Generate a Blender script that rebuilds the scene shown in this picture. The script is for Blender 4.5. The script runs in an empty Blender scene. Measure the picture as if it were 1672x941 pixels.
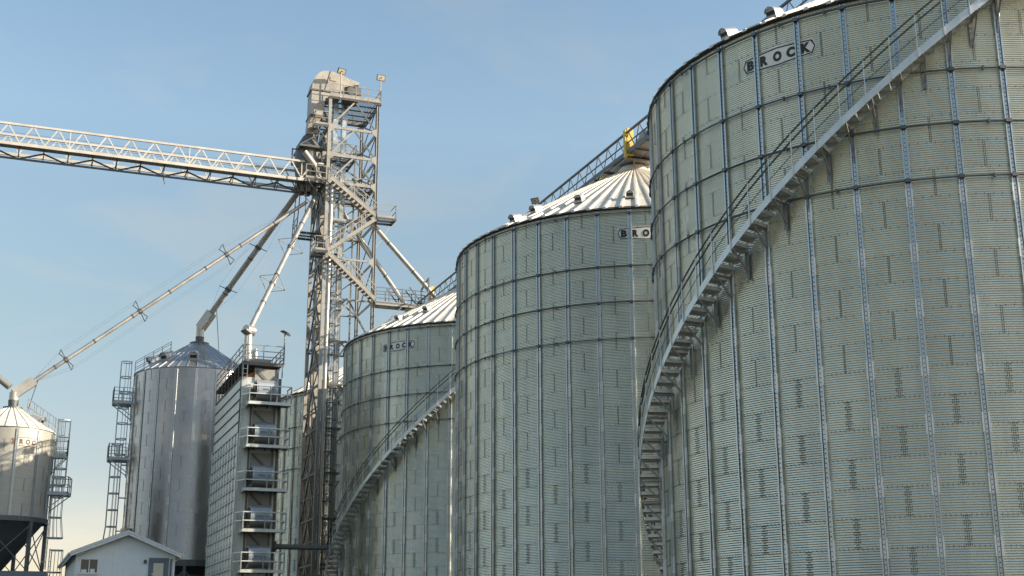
import bpy, bmesh, math, random
import numpy as np
from mathutils import Vector, Matrix
R_ = math.radians
PI = math.pi
random.seed(7)
scene = bpy.context.scene
COL = scene.collection

# ------------------------------------------------------------------ materials
def new_mat(name):
    m = bpy.data.materials.new(name); m.use_nodes = True
    nt = m.node_tree; nt.nodes.clear()
    out = nt.nodes.new('ShaderNodeOutputMaterial')
    b = nt.nodes.new('ShaderNodeBsdfPrincipled')
    nt.links.new(b.outputs[0], out.inputs[0])
    return m, nt, b

def N(nt, t, **kw):
    n = nt.nodes.new(t)
    for k, v in kw.items(): setattr(n, k, v)
    return n

def math_n(nt, op, a, b=None):
    n = N(nt, 'ShaderNodeMath', operation=op)
    for i, v in enumerate((a, b)):
        if v is None: continue
        if isinstance(v, (int, float)): n.inputs[i].default_value = v
        else: nt.links.new(v, n.inputs[i])
    return n.outputs[0]

def mix_col(nt, fac, a, b, blend='MIX'):
    n = N(nt, 'ShaderNodeMix', data_type='RGBA', blend_type=blend)
    for i, v in ((0, fac), (6, a), (7, b)):
        if isinstance(v, (int, float)): n.inputs[i].default_value = v
        elif isinstance(v, tuple): n.inputs[i].default_value = (*v, 1)
        else: nt.links.new(v, n.inputs[i])
    return n.outputs[2]

def ramp(nt, fac, stops):
    r = N(nt, 'ShaderNodeValToRGB')
    e = r.color_ramp.elements
    while len(e) < len(stops): e.new(0.5)
    for el, (p, c) in zip(e, stops):
        el.position = p; el.color = (c, c, c, 1) if isinstance(c, (int, float)) else (*c, 1)
    nt.links.new(fac, r.inputs[0])
    return r.outputs[0]

def simple(name, col, rough=0.6, metal=0.0, var=0.12, scale=1.5, bump=0.0, rvar=0.1):
    m, nt, b = new_mat(name)
    tc = N(nt, 'ShaderNodeTexCoord')
    no = N(nt, 'ShaderNodeTexNoise'); no.inputs['Scale'].default_value = scale
    no.inputs['Detail'].default_value = 5; no.inputs['Roughness'].default_value = 0.65
    nt.links.new(tc.outputs['Object'], no.inputs['Vector'])
    dark = tuple(c * (1 - var * 1.6) for c in col); lite = tuple(min(1, c * (1 + var)) for c in col)
    c = ramp(nt, no.outputs['Fac'], [(0.3, dark), (0.7, lite)])
    nt.links.new(c, b.inputs['Base Color'])
    b.inputs['Metallic'].default_value = metal
    rr = ramp(nt, no.outputs['Fac'], [(0.3, max(0.05, rough - rvar)), (0.7, min(1, rough + rvar))])
    nt.links.new(rr, b.inputs['Roughness'])
    if bump:
        bp = N(nt, 'ShaderNodeBump'); bp.inputs['Strength'].default_value = bump; bp.inputs['Distance'].default_value = 0.02
        nt.links.new(no.outputs['Fac'], bp.inputs['Height']); nt.links.new(bp.outputs[0], b.inputs['Normal'])
    return m

def sheet_mat(name, tints, d, ds, metal, rough, spread=1.0):
    """corrugated galvanised sheets: every sheet of every ring has its own zinc tone"""
    m, nt, b = new_mat(name)
    tc = N(nt, 'ShaderNodeTexCoord')
    sp = N(nt, 'ShaderNodeSeparateXYZ'); nt.links.new(tc.outputs['Object'], sp.inputs[0])
    ang = math_n(nt, 'ARCTAN2', sp.outputs[1], sp.outputs[0])
    bay = math_n(nt, 'DIVIDE', ang, ds)
    ring = math_n(nt, 'FLOOR', math_n(nt, 'DIVIDE', sp.outputs[2], d))
    par = math_n(nt, 'MODULO', ring, 2.0)
    sheet = math_n(nt, 'FLOOR', math_n(nt, 'DIVIDE', math_n(nt, 'ADD', bay, par), 2.0))
    cv = N(nt, 'ShaderNodeCombineXYZ'); nt.links.new(sheet, cv.inputs[0]); nt.links.new(ring, cv.inputs[1])
    info = N(nt, 'ShaderNodeObjectInfo'); nt.links.new(info.outputs['Random'], cv.inputs[2])
    wn = N(nt, 'ShaderNodeTexWhiteNoise'); nt.links.new(cv.outputs[0], wn.inputs['Vector'])
    # streaky spangle and weather
    mp = N(nt, 'ShaderNodeMapping'); mp.inputs['Scale'].default_value = (1.3, 1.3, 0.25)
    nt.links.new(tc.outputs['Object'], mp.inputs[0])
    no = N(nt, 'ShaderNodeTexNoise'); no.inputs['Scale'].default_value = 1.0; no.inputs['Detail'].default_value = 7
    no.inputs['Roughness'].default_value = 0.6
    nt.links.new(mp.outputs[0], no.inputs['Vector'])
    no2 = N(nt, 'ShaderNodeTexNoise'); no2.inputs['Scale'].default_value = 0.22; no2.inputs['Detail'].default_value = 3
    nt.links.new(tc.outputs['Object'], no2.inputs['Vector'])
    c1 = ramp(nt, wn.outputs['Value'], [(0.0, tints[0]), (0.35, tints[1]), (0.7, tints[2]), (1.0, tints[3])])
    c2 = ramp(nt, no2.outputs['Fac'], [(0.35, tints[1]), (0.65, tints[2])])
    col = mix_col(nt, 1 - spread, c1, c2)
    ang2 = N(nt, 'ShaderNodeCombineXYZ'); nt.links.new(math_n(nt, 'MULTIPLY', ang, 2.2), ang2.inputs[0]); nt.links.new(math_n(nt, 'MULTIPLY', sp.outputs[2], 7.0), ang2.inputs[1]); nt.links.new(math_n(nt, 'MULTIPLY', wn.outputs['Value'], 40.0), ang2.inputs[2])
    no3 = N(nt, 'ShaderNodeTexNoise'); no3.inputs['Scale'].default_value = 1.6; no3.inputs['Detail'].default_value = 4
    nt.links.new(ang2.outputs[0], no3.inputs['Vector'])
    st_ = ramp(nt, no3.outputs['Fac'], [(0.3, (.86, .90, .97)), (0.5, (1, 1, 1)), (0.72, (1.0, .95, .86))])
    col = mix_col(nt, 0.8, col, st_, 'MULTIPLY')
    # faint run-off stains below the laps
    fz = math_n(nt, 'FRACT', math_n(nt, 'DIVIDE', sp.outputs[2], d))
    k = ramp(nt, no.outputs['Fac'], [(0.3, 0.88), (0.7, 1.06)])
    lap = ramp(nt, fz, [(0.0, .90), (.03, 1.0), (.975, 1.0), (1.0, .91)])
    col = mix_col(nt, 1.0, col, lap, 'MULTIPLY')
    col = mix_col(nt, 1.0, col, k, 'MULTIPLY')
    nt.links.new(col, b.inputs['Base Color'])
    b.inputs['Metallic'].default_value = metal
    rr = math_n(nt, 'ADD', math_n(nt, 'MULTIPLY', wn.outputs['Value'], 0.10), math_n(nt, 'MULTIPLY', no.outputs['Fac'], 0.14))
    rr = math_n(nt, 'ADD', rr, rough - 0.12)
    nt.links.new(rr, b.inputs['Roughness'])
    return m

D = 0.8128           # sheet height of one ring
SP = 1.4440          # arc between stiffeners
M = {}
M['wall'] = sheet_mat('aged_corrugated_zinc', [(.72, .71, .61), (.77, .77, .66), (.81, .81, .68), (.85, .82, .68)], D, SP / 9.193, 0.9, 0.27, 0.35)
M['wall_smooth'] = sheet_mat('newer_corrugated_zinc', [(.40, .40, .41), (.44, .44, .44), (.47, .46, .44), (.50, .48, .45)], D, SP / 4.5966, 0.97, 0.22, 0.4)
M['wall_small'] = sheet_mat('pale_corrugated_zinc', [(.44, .42, .37), (.46, .44, .39), (.48, .46, .40), (.50, .48, .42)], D, SP / 2.757, 0.3, 0.5, 0.5)
M['zinc'] = simple('bright_zinc', (.50, .54, .55), 0.36, 0.85, 0.10, 3)
M['splice'] = simple('pale_splice_zinc', (.78, .79, .77), 0.5, 0.5, 0.1, 4)
M['tread'] = simple('tread_zinc', (.60, .61, .58), 0.42, 0.7, 0.18, 3)
M['bracket'] = simple('bracket_zinc', (.26, .27, .27), 0.5, 0.5, 0.1, 3)
M['ring'] = simple('weathered_zinc_tube', (.14, .15, .15), 0.55, 0.6, 0.15, 2)
M['roof'] = simple('roof_zinc', (.72, .67, .58), 0.55, 0.15, 0.08, 0.8)
M['vent'] = simple('vent_zinc', (.42, .43, .43), 0.45, 0.35, 0.08, 2)
M['ladder'] = simple('ladder_zinc', (.40, .43, .44), 0.5, 0.4, 0.1, 2)
M['roof_small'] = simple('dull_roof_zinc', (.46, .47, .47), 0.38, 0.8, 0.12, 0.8)
M['steel_pale'] = simple('pale_galvanised_steel', (.52, .50, .45), 0.55, 0.1, 0.1, 1.2)
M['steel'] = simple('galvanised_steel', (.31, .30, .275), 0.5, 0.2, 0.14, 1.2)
M['steel_dull_shaded'] = simple('dull_or_shaded_steel', (.14, .138, .128), 0.5, 0.25, 0.18, 1.0)  # also stands for shaded steel low on the tower and under platforms
M['steel_dark_shaded'] = simple('dark_or_shaded_steel', (.13, .135, .135), 0.5, 0.3, 0.15, 1.5)  # also colours the shaded legs of the tower's front braces
M['pipe'] = simple('spout_zinc', (.47, .45, .41), 0.40, 0.6, 0.12, 0.7)
M['stair'] = simple('stair_zinc', (.66, .69, .68), 0.45, 0.5, 0.12, 2.5)
M['rail'] = simple('handrail_steel', (.11, .12, .10), 0.5, 0.4, 0.15, 2)
M['bolt'] = simple('bolt_and_rubber_washer', (.145, .15, .14), 0.7, 0.2, 0.2, 5)
M['badge'] = simple('badge_white_paint', (.84, .82, .74), 0.55, 0.0, 0.06, 2)
M['badge_old'] = simple('faded_badge_paint', (.60, .55, .47), 0.6, 0.0, 0.08, 2)
M['badge_grey'] = simple('dusty_badge_paint', (.80, .81, .75), 0.6, 0.0, 0.08, 2)
M['black'] = simple('black_paint_or_shade', (.018, .018, .016), 0.5, 0.0, 0.2, 3)
M['brown_old'] = simple('faded_lettering', (.13, .085, .065), 0.6, 0.0, 0.15, 3)
M['yellow'] = simple('yellow_paint', (.62, .43, .06), 0.45, 0.0, 0.08, 2)
M['orange'] = simple('sun_glow_orange', (.60, .22, .05), 0.7, 0.0, 0.2, 2)  # warm sunlight on the zinc garner roof, painted as base colour
M['dryer'] = simple('dryer_panel_zinc', (.62, .65, .62), 0.45, 0.5, 0.10, 0.9)
M['dryer_dark'] = simple('dryer_ledge', (.16, .17, .165), 0.55, 0.4, 0.15, 2)  # even dark zinc for the ledges and vent slots
M['fan'] = simple('fan_drum_zinc', (.50, .51, .50), 0.42, 0.6, 0.12, 1.5)
M['plate'] = simple('white_name_plate', (.30, .35, .41), 0.4, 0.0, 0.05, 2)
M['head'] = simple('elevator_zinc', (.38, .355, .315), 0.5, 0.3, 0.14, 0.9)
M['hopper'] = simple('hopper_steel', (.13, .135, .13), 0.5, 0.6, 0.15, 0.8)
M['siding'] = simple('pale_blue_grey_siding', (.80, .86, .87), 0.55, 0.0, 0.04, 1.2)
M['trim'] = simple('white_trim', (.78, .81, .82), 0.5, 0.0, 0.04, 2)
M['soffit'] = simple('aged_soffit', (.34, .29, .23), 0.7, 0.0, 0.1, 2)
M['shingle'] = simple('roof_metal_grey', (.48, .51, .53), 0.5, 0.2, 0.08, 3)
M['door'] = simple('slate_blue_paint', (.14, .18, .22), 0.5, 0.0, 0.06, 2)
M['brass'] = simple('door_knob_metal', (.6, .58, .5), 0.3, 0.9, 0.05, 5)
M['box'] = simple('control_box_tan', (.58, .47, .34), 0.5, 0.1, 0.08, 3)
M['concrete'] = simple('concrete', (.33, .32, .30), 0.85, 0.0, 0.12, 0.6, 0.3)
M['lamp'] = simple('lamp_casing', (.10, .10, .10), 0.5, 0.4, 0.1, 3)
M['lens'] = simple('lamp_lens', (.42, .38, .30), 0.25, 0.0, 0.05, 3)
M['cable'] = simple('steel_cable', (.22, .22, .21), 0.5, 0.6, 0.1, 3)
m, nt, b = new_mat('window_glass'); b.inputs['Base Color'].default_value = (.06, .075, .07, 1); b.inputs['Roughness'].default_value = 0.05; b.inputs['Metallic'].default_value = 0.0
b.inputs['Specular IOR Level'].default_value = 0.4; M['glass'] = m
m, nt, b = new_mat('door_blind'); b.inputs['Base Color'].default_value = (.50, .53, .44, 1); b.inputs['Roughness'].default_value = 0.12; M['blind'] = m
def ground_mat():
    m, nt, b = new_mat('gravel_and_grass')
    tc = N(nt, 'ShaderNodeTexCoord')
    n1 = N(nt, 'ShaderNodeTexNoise'); n1.inputs['Scale'].default_value = 0.06; n1.inputs['Detail'].default_value = 6
    n2 = N(nt, 'ShaderNodeTexNoise'); n2.inputs['Scale'].default_value = 3.0; n2.inputs['Detail'].default_value = 8
    for n in (n1, n2): nt.links.new(tc.outputs['Object'], n.inputs['Vector'])
    g = ramp(nt, n2.outputs['Fac'], [(0.3, (.045, .044, .042)), (0.7, (.10, .097, .09))])
    gr = ramp(nt, n2.outputs['Fac'], [(0.3, (.025, .035, .014)), (0.7, (.07, .08, .03))])
    f = ramp(nt, n1.outputs['Fac'], [(0.46, 0.0), (0.56, 1.0)])
    nt.links.new(mix_col(nt, f, g, gr), b.inputs['Base Color'])
    b.inputs['Roughness'].default_value = 0.9
    bp = N(nt, 'ShaderNodeBump'); bp.inputs['Strength'].default_value = 0.6; bp.inputs['Distance'].default_value = 0.05
    nt.links.new(n2.outputs['Fac'], bp.inputs['Height']); nt.links.new(bp.outputs[0], b.inputs['Normal'])
    return m
M['ground'] = ground_mat()

# ------------------------------------------------------------------ mesh helpers
class MB:
    def __init__(s): s.v = []; s.f = []; s.sm = []; s.mi = []
    def add(s, vs, fs, smooth=False, mi=0):
        o = len(s.v); s.v += [tuple(v) for v in vs]
        for f in fs: s.f.append(tuple(i + o for i in f)); s.sm.append(smooth); s.mi.append(mi)
    def box(s, c, d, mi=0, rz=0.0):
        x, y, z = (k / 2 for k in d); vs = []
        cr, sr = math.cos(rz), math.sin(rz)
        for a, b_, e in ((-x, -y, -z), (x, -y, -z), (x, y, -z), (-x, y, -z), (-x, -y, z), (x, -y, z), (x, y, z), (-x, y, z)):
            vs.append((c[0] + a * cr - b_ * sr, c[1] + a * sr + b_ * cr, c[2] + e))
        s.add(vs, [(0, 3, 2, 1), (4, 5, 6, 7), (0, 1, 5, 4), (1, 2, 6, 5), (2, 3, 7, 6), (3, 0, 4, 7)], False, mi)
    def b2(s, lo, hi, mi=0):
        s.box([(a + b_) / 2 for a, b_ in zip(lo, hi)], [abs(b_ - a) for a, b_ in zip(lo, hi)], mi)
    def frame(s, p, q, up=(0, 0, 1)):
        p, q = Vector(p), Vector(q); t = (q - p).normalized(); up = Vector(up)
        if abs(t.dot(up)) > 0.98: up = Vector((0, 1, 0)) if abs(t.y) < 0.9 else Vector((1, 0, 0))
        a = t.cross(up).normalized(); b_ = a.cross(t).normalized()
        return p, q, a, b_
    def bar(s, p, q, w, h=None, up=(0, 0, 1), mi=0):
        h = w if h is None else h
        p, q, a, b_ = s.frame(p, q, up); vs = []
        for e in (p, q):
            for i, j in ((-1, -1), (1, -1), (1, 1), (-1, 1)): vs.append(e + a * (i * w / 2) + b_ * (j * h / 2))
        s.add(vs, [(3, 2, 1, 0), (4, 5, 6, 7), (0, 1, 5, 4), (1, 2, 6, 5), (2, 3, 7, 6), (3, 0, 4, 7)], False, mi)
    def angle(s, p, q, w, t=0.012, up=(0, 0, 1), mi=0):
        """L-shaped rolled section"""
        p, q, a, b_ = s.frame(p, q, up); vs = []
        sec = [(0, 0), (w, 0), (w, t), (t, t), (t, w), (0, w)]
        for e in (p, q):
            for i, j in sec: vs.append(e + a * (i - w / 2) + b_ * (j - w / 2))
        n = len(sec)
        s.add(vs, [tuple(range(n - 1, -1, -1)), tuple(range(n, 2 * n))] + [(i, (i + 1) % n, n + (i + 1) % n, n + i) for i in range(n)], False, mi)
    def tube(s, p, q, r, n=8, r2=None, caps=True, mi=0):
        r2 = r if r2 is None else r2
        p, q, a, b_ = s.frame(p, q); vs = []
        for e, rr in ((p, r), (q, r2)):
            for i in range(n):
                t = 2 * PI * i / n; vs.append(e + a * (rr * math.cos(t)) + b_ * (rr * math.sin(t)))
        s.add(vs, [(i, (i + 1) % n, n + (i + 1) % n, n + i) for i in range(n)], True, mi)
        if caps: s.add(vs, [tuple(range(n - 1, -1, -1)), tuple(range(n, 2 * n))], False, mi)
    def path(s, pts, r, n=6, closed=False, mi=0):
        k = len(pts); P = [Vector(p) for p in pts]; vs = []
        for i in range(k):
            a = P[(i - 1) % k] if (closed or i > 0) else P[i]; c = P[(i + 1) % k] if (closed or i < k - 1) else P[i]
            t = (c - a).normalized(); up = Vector((0, 0, 1)) if abs(t.z) < 0.95 else Vector((1, 0, 0))
            x = t.cross(up).normalized(); y = x.cross(t)
            for j in range(n):
                w = 2 * PI * j / n; vs.append(P[i] + x * (r * math.cos(w)) + y * (r * math.sin(w)))
        fs = []
        for i in range(k if closed else k - 1):
            for j in range(n):
                fs.append((i * n + j, i * n + (j + 1) % n, ((i + 1) % k) * n + (j + 1) % n, ((i + 1) % k) * n + j))
        s.add(vs, fs, True, mi)
    def prism(s, poly, y0, y1, ax='y', mi=0, smooth=False):
        """poly in (a,z), extruded along ax; ax 'y': a=x, ax 'x': a=y"""
        n = len(poly); vs = []
        for y in (y0, y1):
            for a, z in poly: vs.append((a, y, z) if ax == 'y' else (y, a, z))
        s.add(vs, [tuple(range(n)), tuple(range(2 * n - 1, n - 1, -1))], False, mi)
        s.add(vs, [(i, n + i, n + (i + 1) % n, (i + 1) % n) for i in range(n)], smooth, mi)
    def mesh(s, name, mats):
        me = bpy.data.meshes.new(name); me.from_pydata([tuple(v) for v in s.v], [], s.f)
        for m_ in (mats if isinstance(mats, (list, tuple)) else [mats]): me.materials.append(m_)
        me.polygons.foreach_set('use_smooth', s.sm); me.polygons.foreach_set('material_index', s.mi)
        bm = bmesh.new(); bm.from_mesh(me); bmesh.ops.recalc_face_normals(bm, faces=bm.faces); bm.to_mesh(me); bm.free()
        me.update(); return me

def fast_grid(name, vs, nu, nv, mat, closed=True):
    """vs array (nv, nu, 3)"""
    me = bpy.data.meshes.new(name)
    me.vertices.add(nu * nv); me.vertices.foreach_set('co', vs.reshape(-1).astype(np.float32))
    cu = nu if closed else nu - 1
    i = np.arange(cu)[None, :]; j = np.arange(nv - 1)[:, None]
    i2 = (i + 1) % nu
    q = np.stack([j * nu + i, j * nu + i2, (j + 1) * nu + i2, (j + 1) * nu + i], -1).reshape(-1)
    nf = cu * (nv - 1)
    me.loops.add(nf * 4); me.loops.foreach_set('vertex_index', q.astype(np.int32))
    me.polygons.add(nf); me.polygons.foreach_set('loop_start', np.arange(0, nf * 4, 4, dtype=np.int32))
    me.polygons.foreach_set('use_smooth', np.ones(nf, dtype=bool))
    me.materials.append(mat); me.update(calc_edges=True); me.validate(); return me

def obj(name, data, parent=None, loc=(0, 0, 0), rz=0.0, kind=None, label=None):
    o = bpy.data.objects.new(name, data); COL.objects.link(o)
    if parent: o.parent = parent
    o.location = loc; o.rotation_euler = (0, 0, rz)
    if kind: o['kind'] = kind
    if label: o['label'] = label
    return o
def part(name, mb, mat, parent, **kw):
    return obj(name, mb.mesh(name, mat), parent, **kw)
def thing(name, label, cat, loc=(0, 0, 0), rz=0.0, group=None):
    o = bpy.data.objects.new(name, None); COL.objects.link(o); o.empty_display_size = 0.3
    o.location = loc; o.rotation_euler = (0, 0, rz); o['label'] = label; o['category'] = cat
    if group: o['group'] = group
    return o
def structure(name, me):
    o = obj(name, me); o['kind'] = 'structure'; return o

def railing(mb, pts, h=1.07, step=1.3, levels=(1.07, 0.55), r=0.022, toe=0.1):
    for a, b_ in zip(pts[:-1], pts[1:]):
        a, b_ = Vector(a), Vector(b_); L = (b_ - a).length; n = max(1, round(L / step))
        for i in range(n + 1):
            p = a.lerp(b_, i / n); mb.bar(p, p + Vector((0, 0, h)), 2 * r + .006)
        for l in levels: mb.bar(a + Vector((0, 0, l)), b_ + Vector((0, 0, l)), 2 * r)
        if toe: mb.bar(a + Vector((0, 0, toe / 2 + .01)), b_ + Vector((0, 0, toe / 2 + .01)), 0.012, toe)

def grating(mb, x0, x1, y0, y1, z, step=0.14, t=0.03):
    """open bar grating with carrying beams"""
    n = max(2, int((x1 - x0) / step * 1.3))
    for i in range(n + 1):
        x = x0 + (x1 - x0) * i / n; mb.b2((x - .018, y0, z - t), (x + .018, y1, z))
    k = max(2, int((y1 - y0) / 0.9))
    for j in range(k + 1):
        y = y0 + (y1 - y0) * j / k; mb.b2((x0, y - .03, z - .13), (x1, y + .03, z - t - .002))
    mb.b2((x0 - .03, y0 - .03, z - .16), (x0 - .001, y1 + .03, z + .02)); mb.b2((x1 + .001, y0 - .03, z - .16), (x1 + .03, y1 + .03, z + .02))
    mb.b2((x0, y0 - .03, z - .16), (x1, y0 - .001, z + .02)); mb.b2((x0, y1 + .001, z - .16), (x1, y1 + .03, z + .02))

# ------------------------------------------------------------------ terrain
def terrain_z(x, y):
    t = min(1, max(0, (y - 7) / 20.0)); t = t * t * (3 - 2 * t)
    z = -1.6 + 2.5 * t
    if y > 30: z += min(0.62, (y - 30) * 0.0105)
    return z
def build_ground():
    ys = [-3000, -300, -60, -20, 0, 5, 7] + [7 + i for i in range(1, 24)] + [34, 40, 50, 60, 70, 80, 90, 100, 120, 160, 300, 900, 4000]
    xs = [-4000, -900, -300, -120, -60, -30, -15, -8, 0, 8, 15, 30, 60, 120, 300, 900, 4000]
    mb = MB(); vs = [(x, y, terrain_z(x, y)) for y in ys for x in xs]; nx = len(xs)
    fs = [(j * nx + i, j * nx + i + 1, (j + 1) * nx + i + 1, (j + 1) * nx + i) for j in range(len(ys) - 1) for i in range(nx - 1)]
    mb.add(vs, fs, True); structure('ground', mb.mesh('ground', M['ground']))
build_ground()

# ------------------------------------------------------------------ grain bins
def wall_mesh(Rr, rings, per_bay, N_, mat, samp=8, amp=0.0105):
    nz = rings * 12 * samp + 1; nu = N_ * per_bay
    z = np.linspace(0, rings * D, nz)
    ph = 2 * PI * z / (D / 12); rr = Rr + amp * np.cos(ph)
    a = (np.arange(nu)) / nu * 2 * PI + R_(180.0 / N_)
    vs = np.empty((nz, nu, 3))
    vs[:, :, 0] = rr[:, None] * np.cos(a)[None, :]; vs[:, :, 1] = rr[:, None] * np.sin(a)[None, :]; vs[:, :, 2] = z[:, None]
    return fast_grid('wall', vs, nu, nz, mat)

def bolt_mesh(Rr, rings, N_, switch):
    """bolt heads with washers along every lap; face boxes with five sides"""
    P = []
    da = 2 * PI / N_; H = rings * D
    for r in range(0, rings + 1):                     # horizontal laps, r counted from the top
        z = H - r * D + (0.028 if r == 0 else 0.0) - (0.055 if r == 0 else 0)
        nb = 6 if r < switch else 11
        for b_ in range(N_):
            for k in range(nb): P.append(((b_ + (k + .5) / nb - .5) * da, z))
    for r in range(rings):
        for b_ in range(N_):
            if (b_ + r) % 2: continue
            zt = H - r * D
            for c in range(12):
                z = zt - (c + .5) * D / 12
                if r < switch:
                    for s_, dz in ((-1, .016), (1, -.016)): P.append((b_ * da + s_ * .021 / Rr, z + dz))
                else:
                    n = 4 if c % 3 != 1 else 2
                    for k in range(n): P.append((b_ * da + (k - (n - 1) / 2) * .05 / Rr, z))
    A = np.array(P); n = len(A)
    base = np.array([(-1, -1, 0), (1, -1, 0), (1, 1, 0), (-1, 1, 0), (-1, -1, 1), (1, -1, 1), (1, 1, 1), (-1, 1, 1)], float)
    w = 0.0135; h = 0.018
    ca, sa = np.cos(A[:, 0])[:, None], np.sin(A[:, 0])[:, None]
    rad = Rr + 0.006 + base[None, :, 2] * h; tan = base[None, :, 0] * w * (1 - .25 * base[None, :, 2])
    vs = np.empty((n, 8, 3))
    vs[:, :, 0] = rad * ca - tan * sa; vs[:, :, 1] = rad * sa + tan * ca; vs[:, :, 2] = A[:, 1][:, None] + base[None, :, 1] * w * (1 - .25 * base[None, :, 2])
    fq = np.array([(4, 5, 6, 7), (0, 1, 5, 4), (1, 2, 6, 5), (2, 3, 7, 6), (3, 0, 4, 7)])
    q = (np.arange(n)[:, None, None] * 8 + fq[None]).reshape(-1)
    me = bpy.data.meshes.new('sheet_bolts'); me.vertices.add(n * 8); me.vertices.foreach_set('co', vs.reshape(-1).astype(np.float32))
    me.loops.add(n * 20); me.loops.foreach_set('vertex_index', q.astype(np.int32))
    me.polygons.add(n * 5); me.polygons.foreach_set('loop_start', np.arange(0, n * 20, 4, dtype=np.int32))
    me.materials.append(M['bolt']); me.update(calc_edges=True); me.validate(); return me

def stiffener_mesh(Rr, rings, w=0.175, dep=0.08, splices=True, bolts=True):
    """rolled channel: two raised lips with a recessed bolted web; built at angle zero, facing +x"""
    mb = MB(); H = rings * D
    sec = [(-w / 2 + .02, -.004), (-w / 2, .03), (-w / 2, dep), (-w / 2 + .036, dep), (-w / 2 + .04, .004), (-.031, .004), (-.028, .04), (.028, .04), (.031, .004), (w / 2 - .04, .004), (w / 2 - .036, dep), (w / 2, dep), (w / 2, .03), (w / 2 - .02, -.004)]
    r0 = Rr + 0.005; n = len(sec)
    vs = [(r0 + d_, y, z) for z in (-.05, H - .12) for y, d_ in sec]
    mb.add(vs, [(i, i + 1, n + i + 1, n + i) for i in range(n - 1)] + [tuple(range(n, 2 * n))])
    if splices:
        for r in range(8, rings, 2):
            z = H - r * D + random.uniform(-.02, .02); k = 1.16
            vs = [(r0 + d_ + .008, y * k, zz) for zz in (z - .27, z + .27) for y, d_ in sec]
            mb.add(vs, [(i, i + 1, n + i + 1, n + i) for i in range(n - 1)], False, 2)
    if bolts:
        z = .1
        while z < H - .2:
            mb.box((r0 + .046, 0, z), (.016, .028, .03), 1); z += .135
    return mb.mesh('stiffener', [M['zinc'], M['bolt'], M['splice']])

def ring_mesh(Rr, z, r=0.03, n=120, clips=40):
    mb = MB(); rr = Rr + 0.005 + .08 + r * .7
    mb.path([(rr * math.cos(2 * PI * i / n), rr * math.sin(2 * PI * i / n), z) for i in range(n)], r, 6, True)
    for k in range(clips):
        a = (k + .5) * 2 * PI / clips
        mb.box((rr * math.cos(a), rr * math.sin(a), z), (.10, .17, .10), 0, a)
        a2 = a + 2 * PI / clips * .62
        if k % 3 == 0: mb.box((rr * math.cos(a2), rr * math.sin(a2), z), (.09, .05, .12), 0, a2)
    return mb.mesh('wind_ring', M['ring'])

def roof_mesh(Rr, rise, npan, wb=0.19, wt=0.10, h=0.10, rin=0.62, over=0.11, mat=None):
    mb = MB(); radii = [Rr + over] + [Rr + over - (Rr + over - rin) * t for t in (.02, .12, .24, .245, .4, .55, .7, .82, .92, 1.0)]
    zf = lambda r: (Rr - r) * rise / (Rr - rin) + .05
    da = 2 * PI / npan
    rows = []
    for ri, r in enumerate(radii):
        row = []
        circ = r * da
        b_ = min(wb, circ * .62); t_ = min(wt, b_ * .6); hh = h * min(1, b_ / wb + .15)
        lift = 0.0 if ri <= 3 else .02
        for k in range(npan):
            for off, z in ((-b_ / 2, 0), (-t_ / 2, hh), (t_ / 2, hh), (b_ / 2, 0)):
                a = k * da + off / r
                row.append((r * math.cos(a), r * math.sin(a), zf(r) + z + lift))
        rows.append(row)
    n = 4 * npan; vs = [v for row in rows for v in row]; fs = []
    for j in range(len(rows) - 1):
        for i in range(n): fs.append((j * n + i, j * n + (i + 1) % n, (j + 1) * n + (i + 1) % n, (j + 1) * n + i))
    for k in range(npan): fs.append((4 * k, 4 * k + 1, 4 * k + 2, 4 * k + 3))
    mb.add(vs, fs)
    return mb.mesh('roof', mat or M['roof'])

def vent_mesh(s=1.0):
    """hooded roof vent, back to the peak, mouth down the slope (+x is down-slope)"""
    mb = MB()
    arc = [(-.32, -.22)] + [(-.32 * math.cos(R_(t)), .16 + .32 * math.sin(R_(t))) for t in range(0, 181, 15)] + [(.32, -.22)]
    x0, x1 = -.50 * s, .46 * s; n = len(arc)
    vs = [(x, a * s, z * s) for x in (x0, x1) for a, z in arc]
    mb.add(vs, [(i, i + 1, n + i + 1, n + i) for i in range(n - 1)], True)
    mb.add(vs, [tuple(range(n)), tuple(range(2 * n - 1, n - 1, -1))])
    lip = [(-.35 * math.cos(R_(t)), .16 + .35 * math.sin(R_(t))) for t in range(0, 181, 15)]; m_ = len(lip)
    mb.add([(x, a * s, z * s) for x in (.40 * s, .56 * s) for a, z in lip], [(i, i + 1, m_ + i + 1, m_ + i) for i in range(m_ - 1)], True)
    mb.b2((.461 * s, -.26 * s, -.02 * s), (.467 * s, .26 * s, .22 * s), 1)  # black plate stands for the shade inside the mouth
    return mb.mesh('roof_vent', [M['vent'], M['black']])

def text_mesh(word, size, offset):
    cu = bpy.data.curves.new('lettering', 'FONT'); cu.body = word; cu.size = size; cu.offset = offset
    cu.align_x = 'CENTER'; cu.align_y = 'CENTER'; cu.extrude = 0.004; cu.resolution_u = 4
    o = bpy.data.objects.new('lettering', cu); COL.objects.link(o)
    dg = bpy.context.evaluated_depsgraph_get(); dg.update()
    me = bpy.data.meshes.new_from_object(o.evaluated_get(dg)); bpy.data.objects.remove(o); bpy.data.curves.remove(cu)
    xs = [v.co.x for v in me.vertices]; ys = [v.co.y for v in me.vertices]
    cx, cy = (min(xs) + max(xs)) / 2, (min(ys) + max(ys)) / 2
    for v in me.vertices: v.co.x -= cx; v.co.y -= cy
    return me, max(ys) - min(ys), max(xs) - min(xs)

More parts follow.
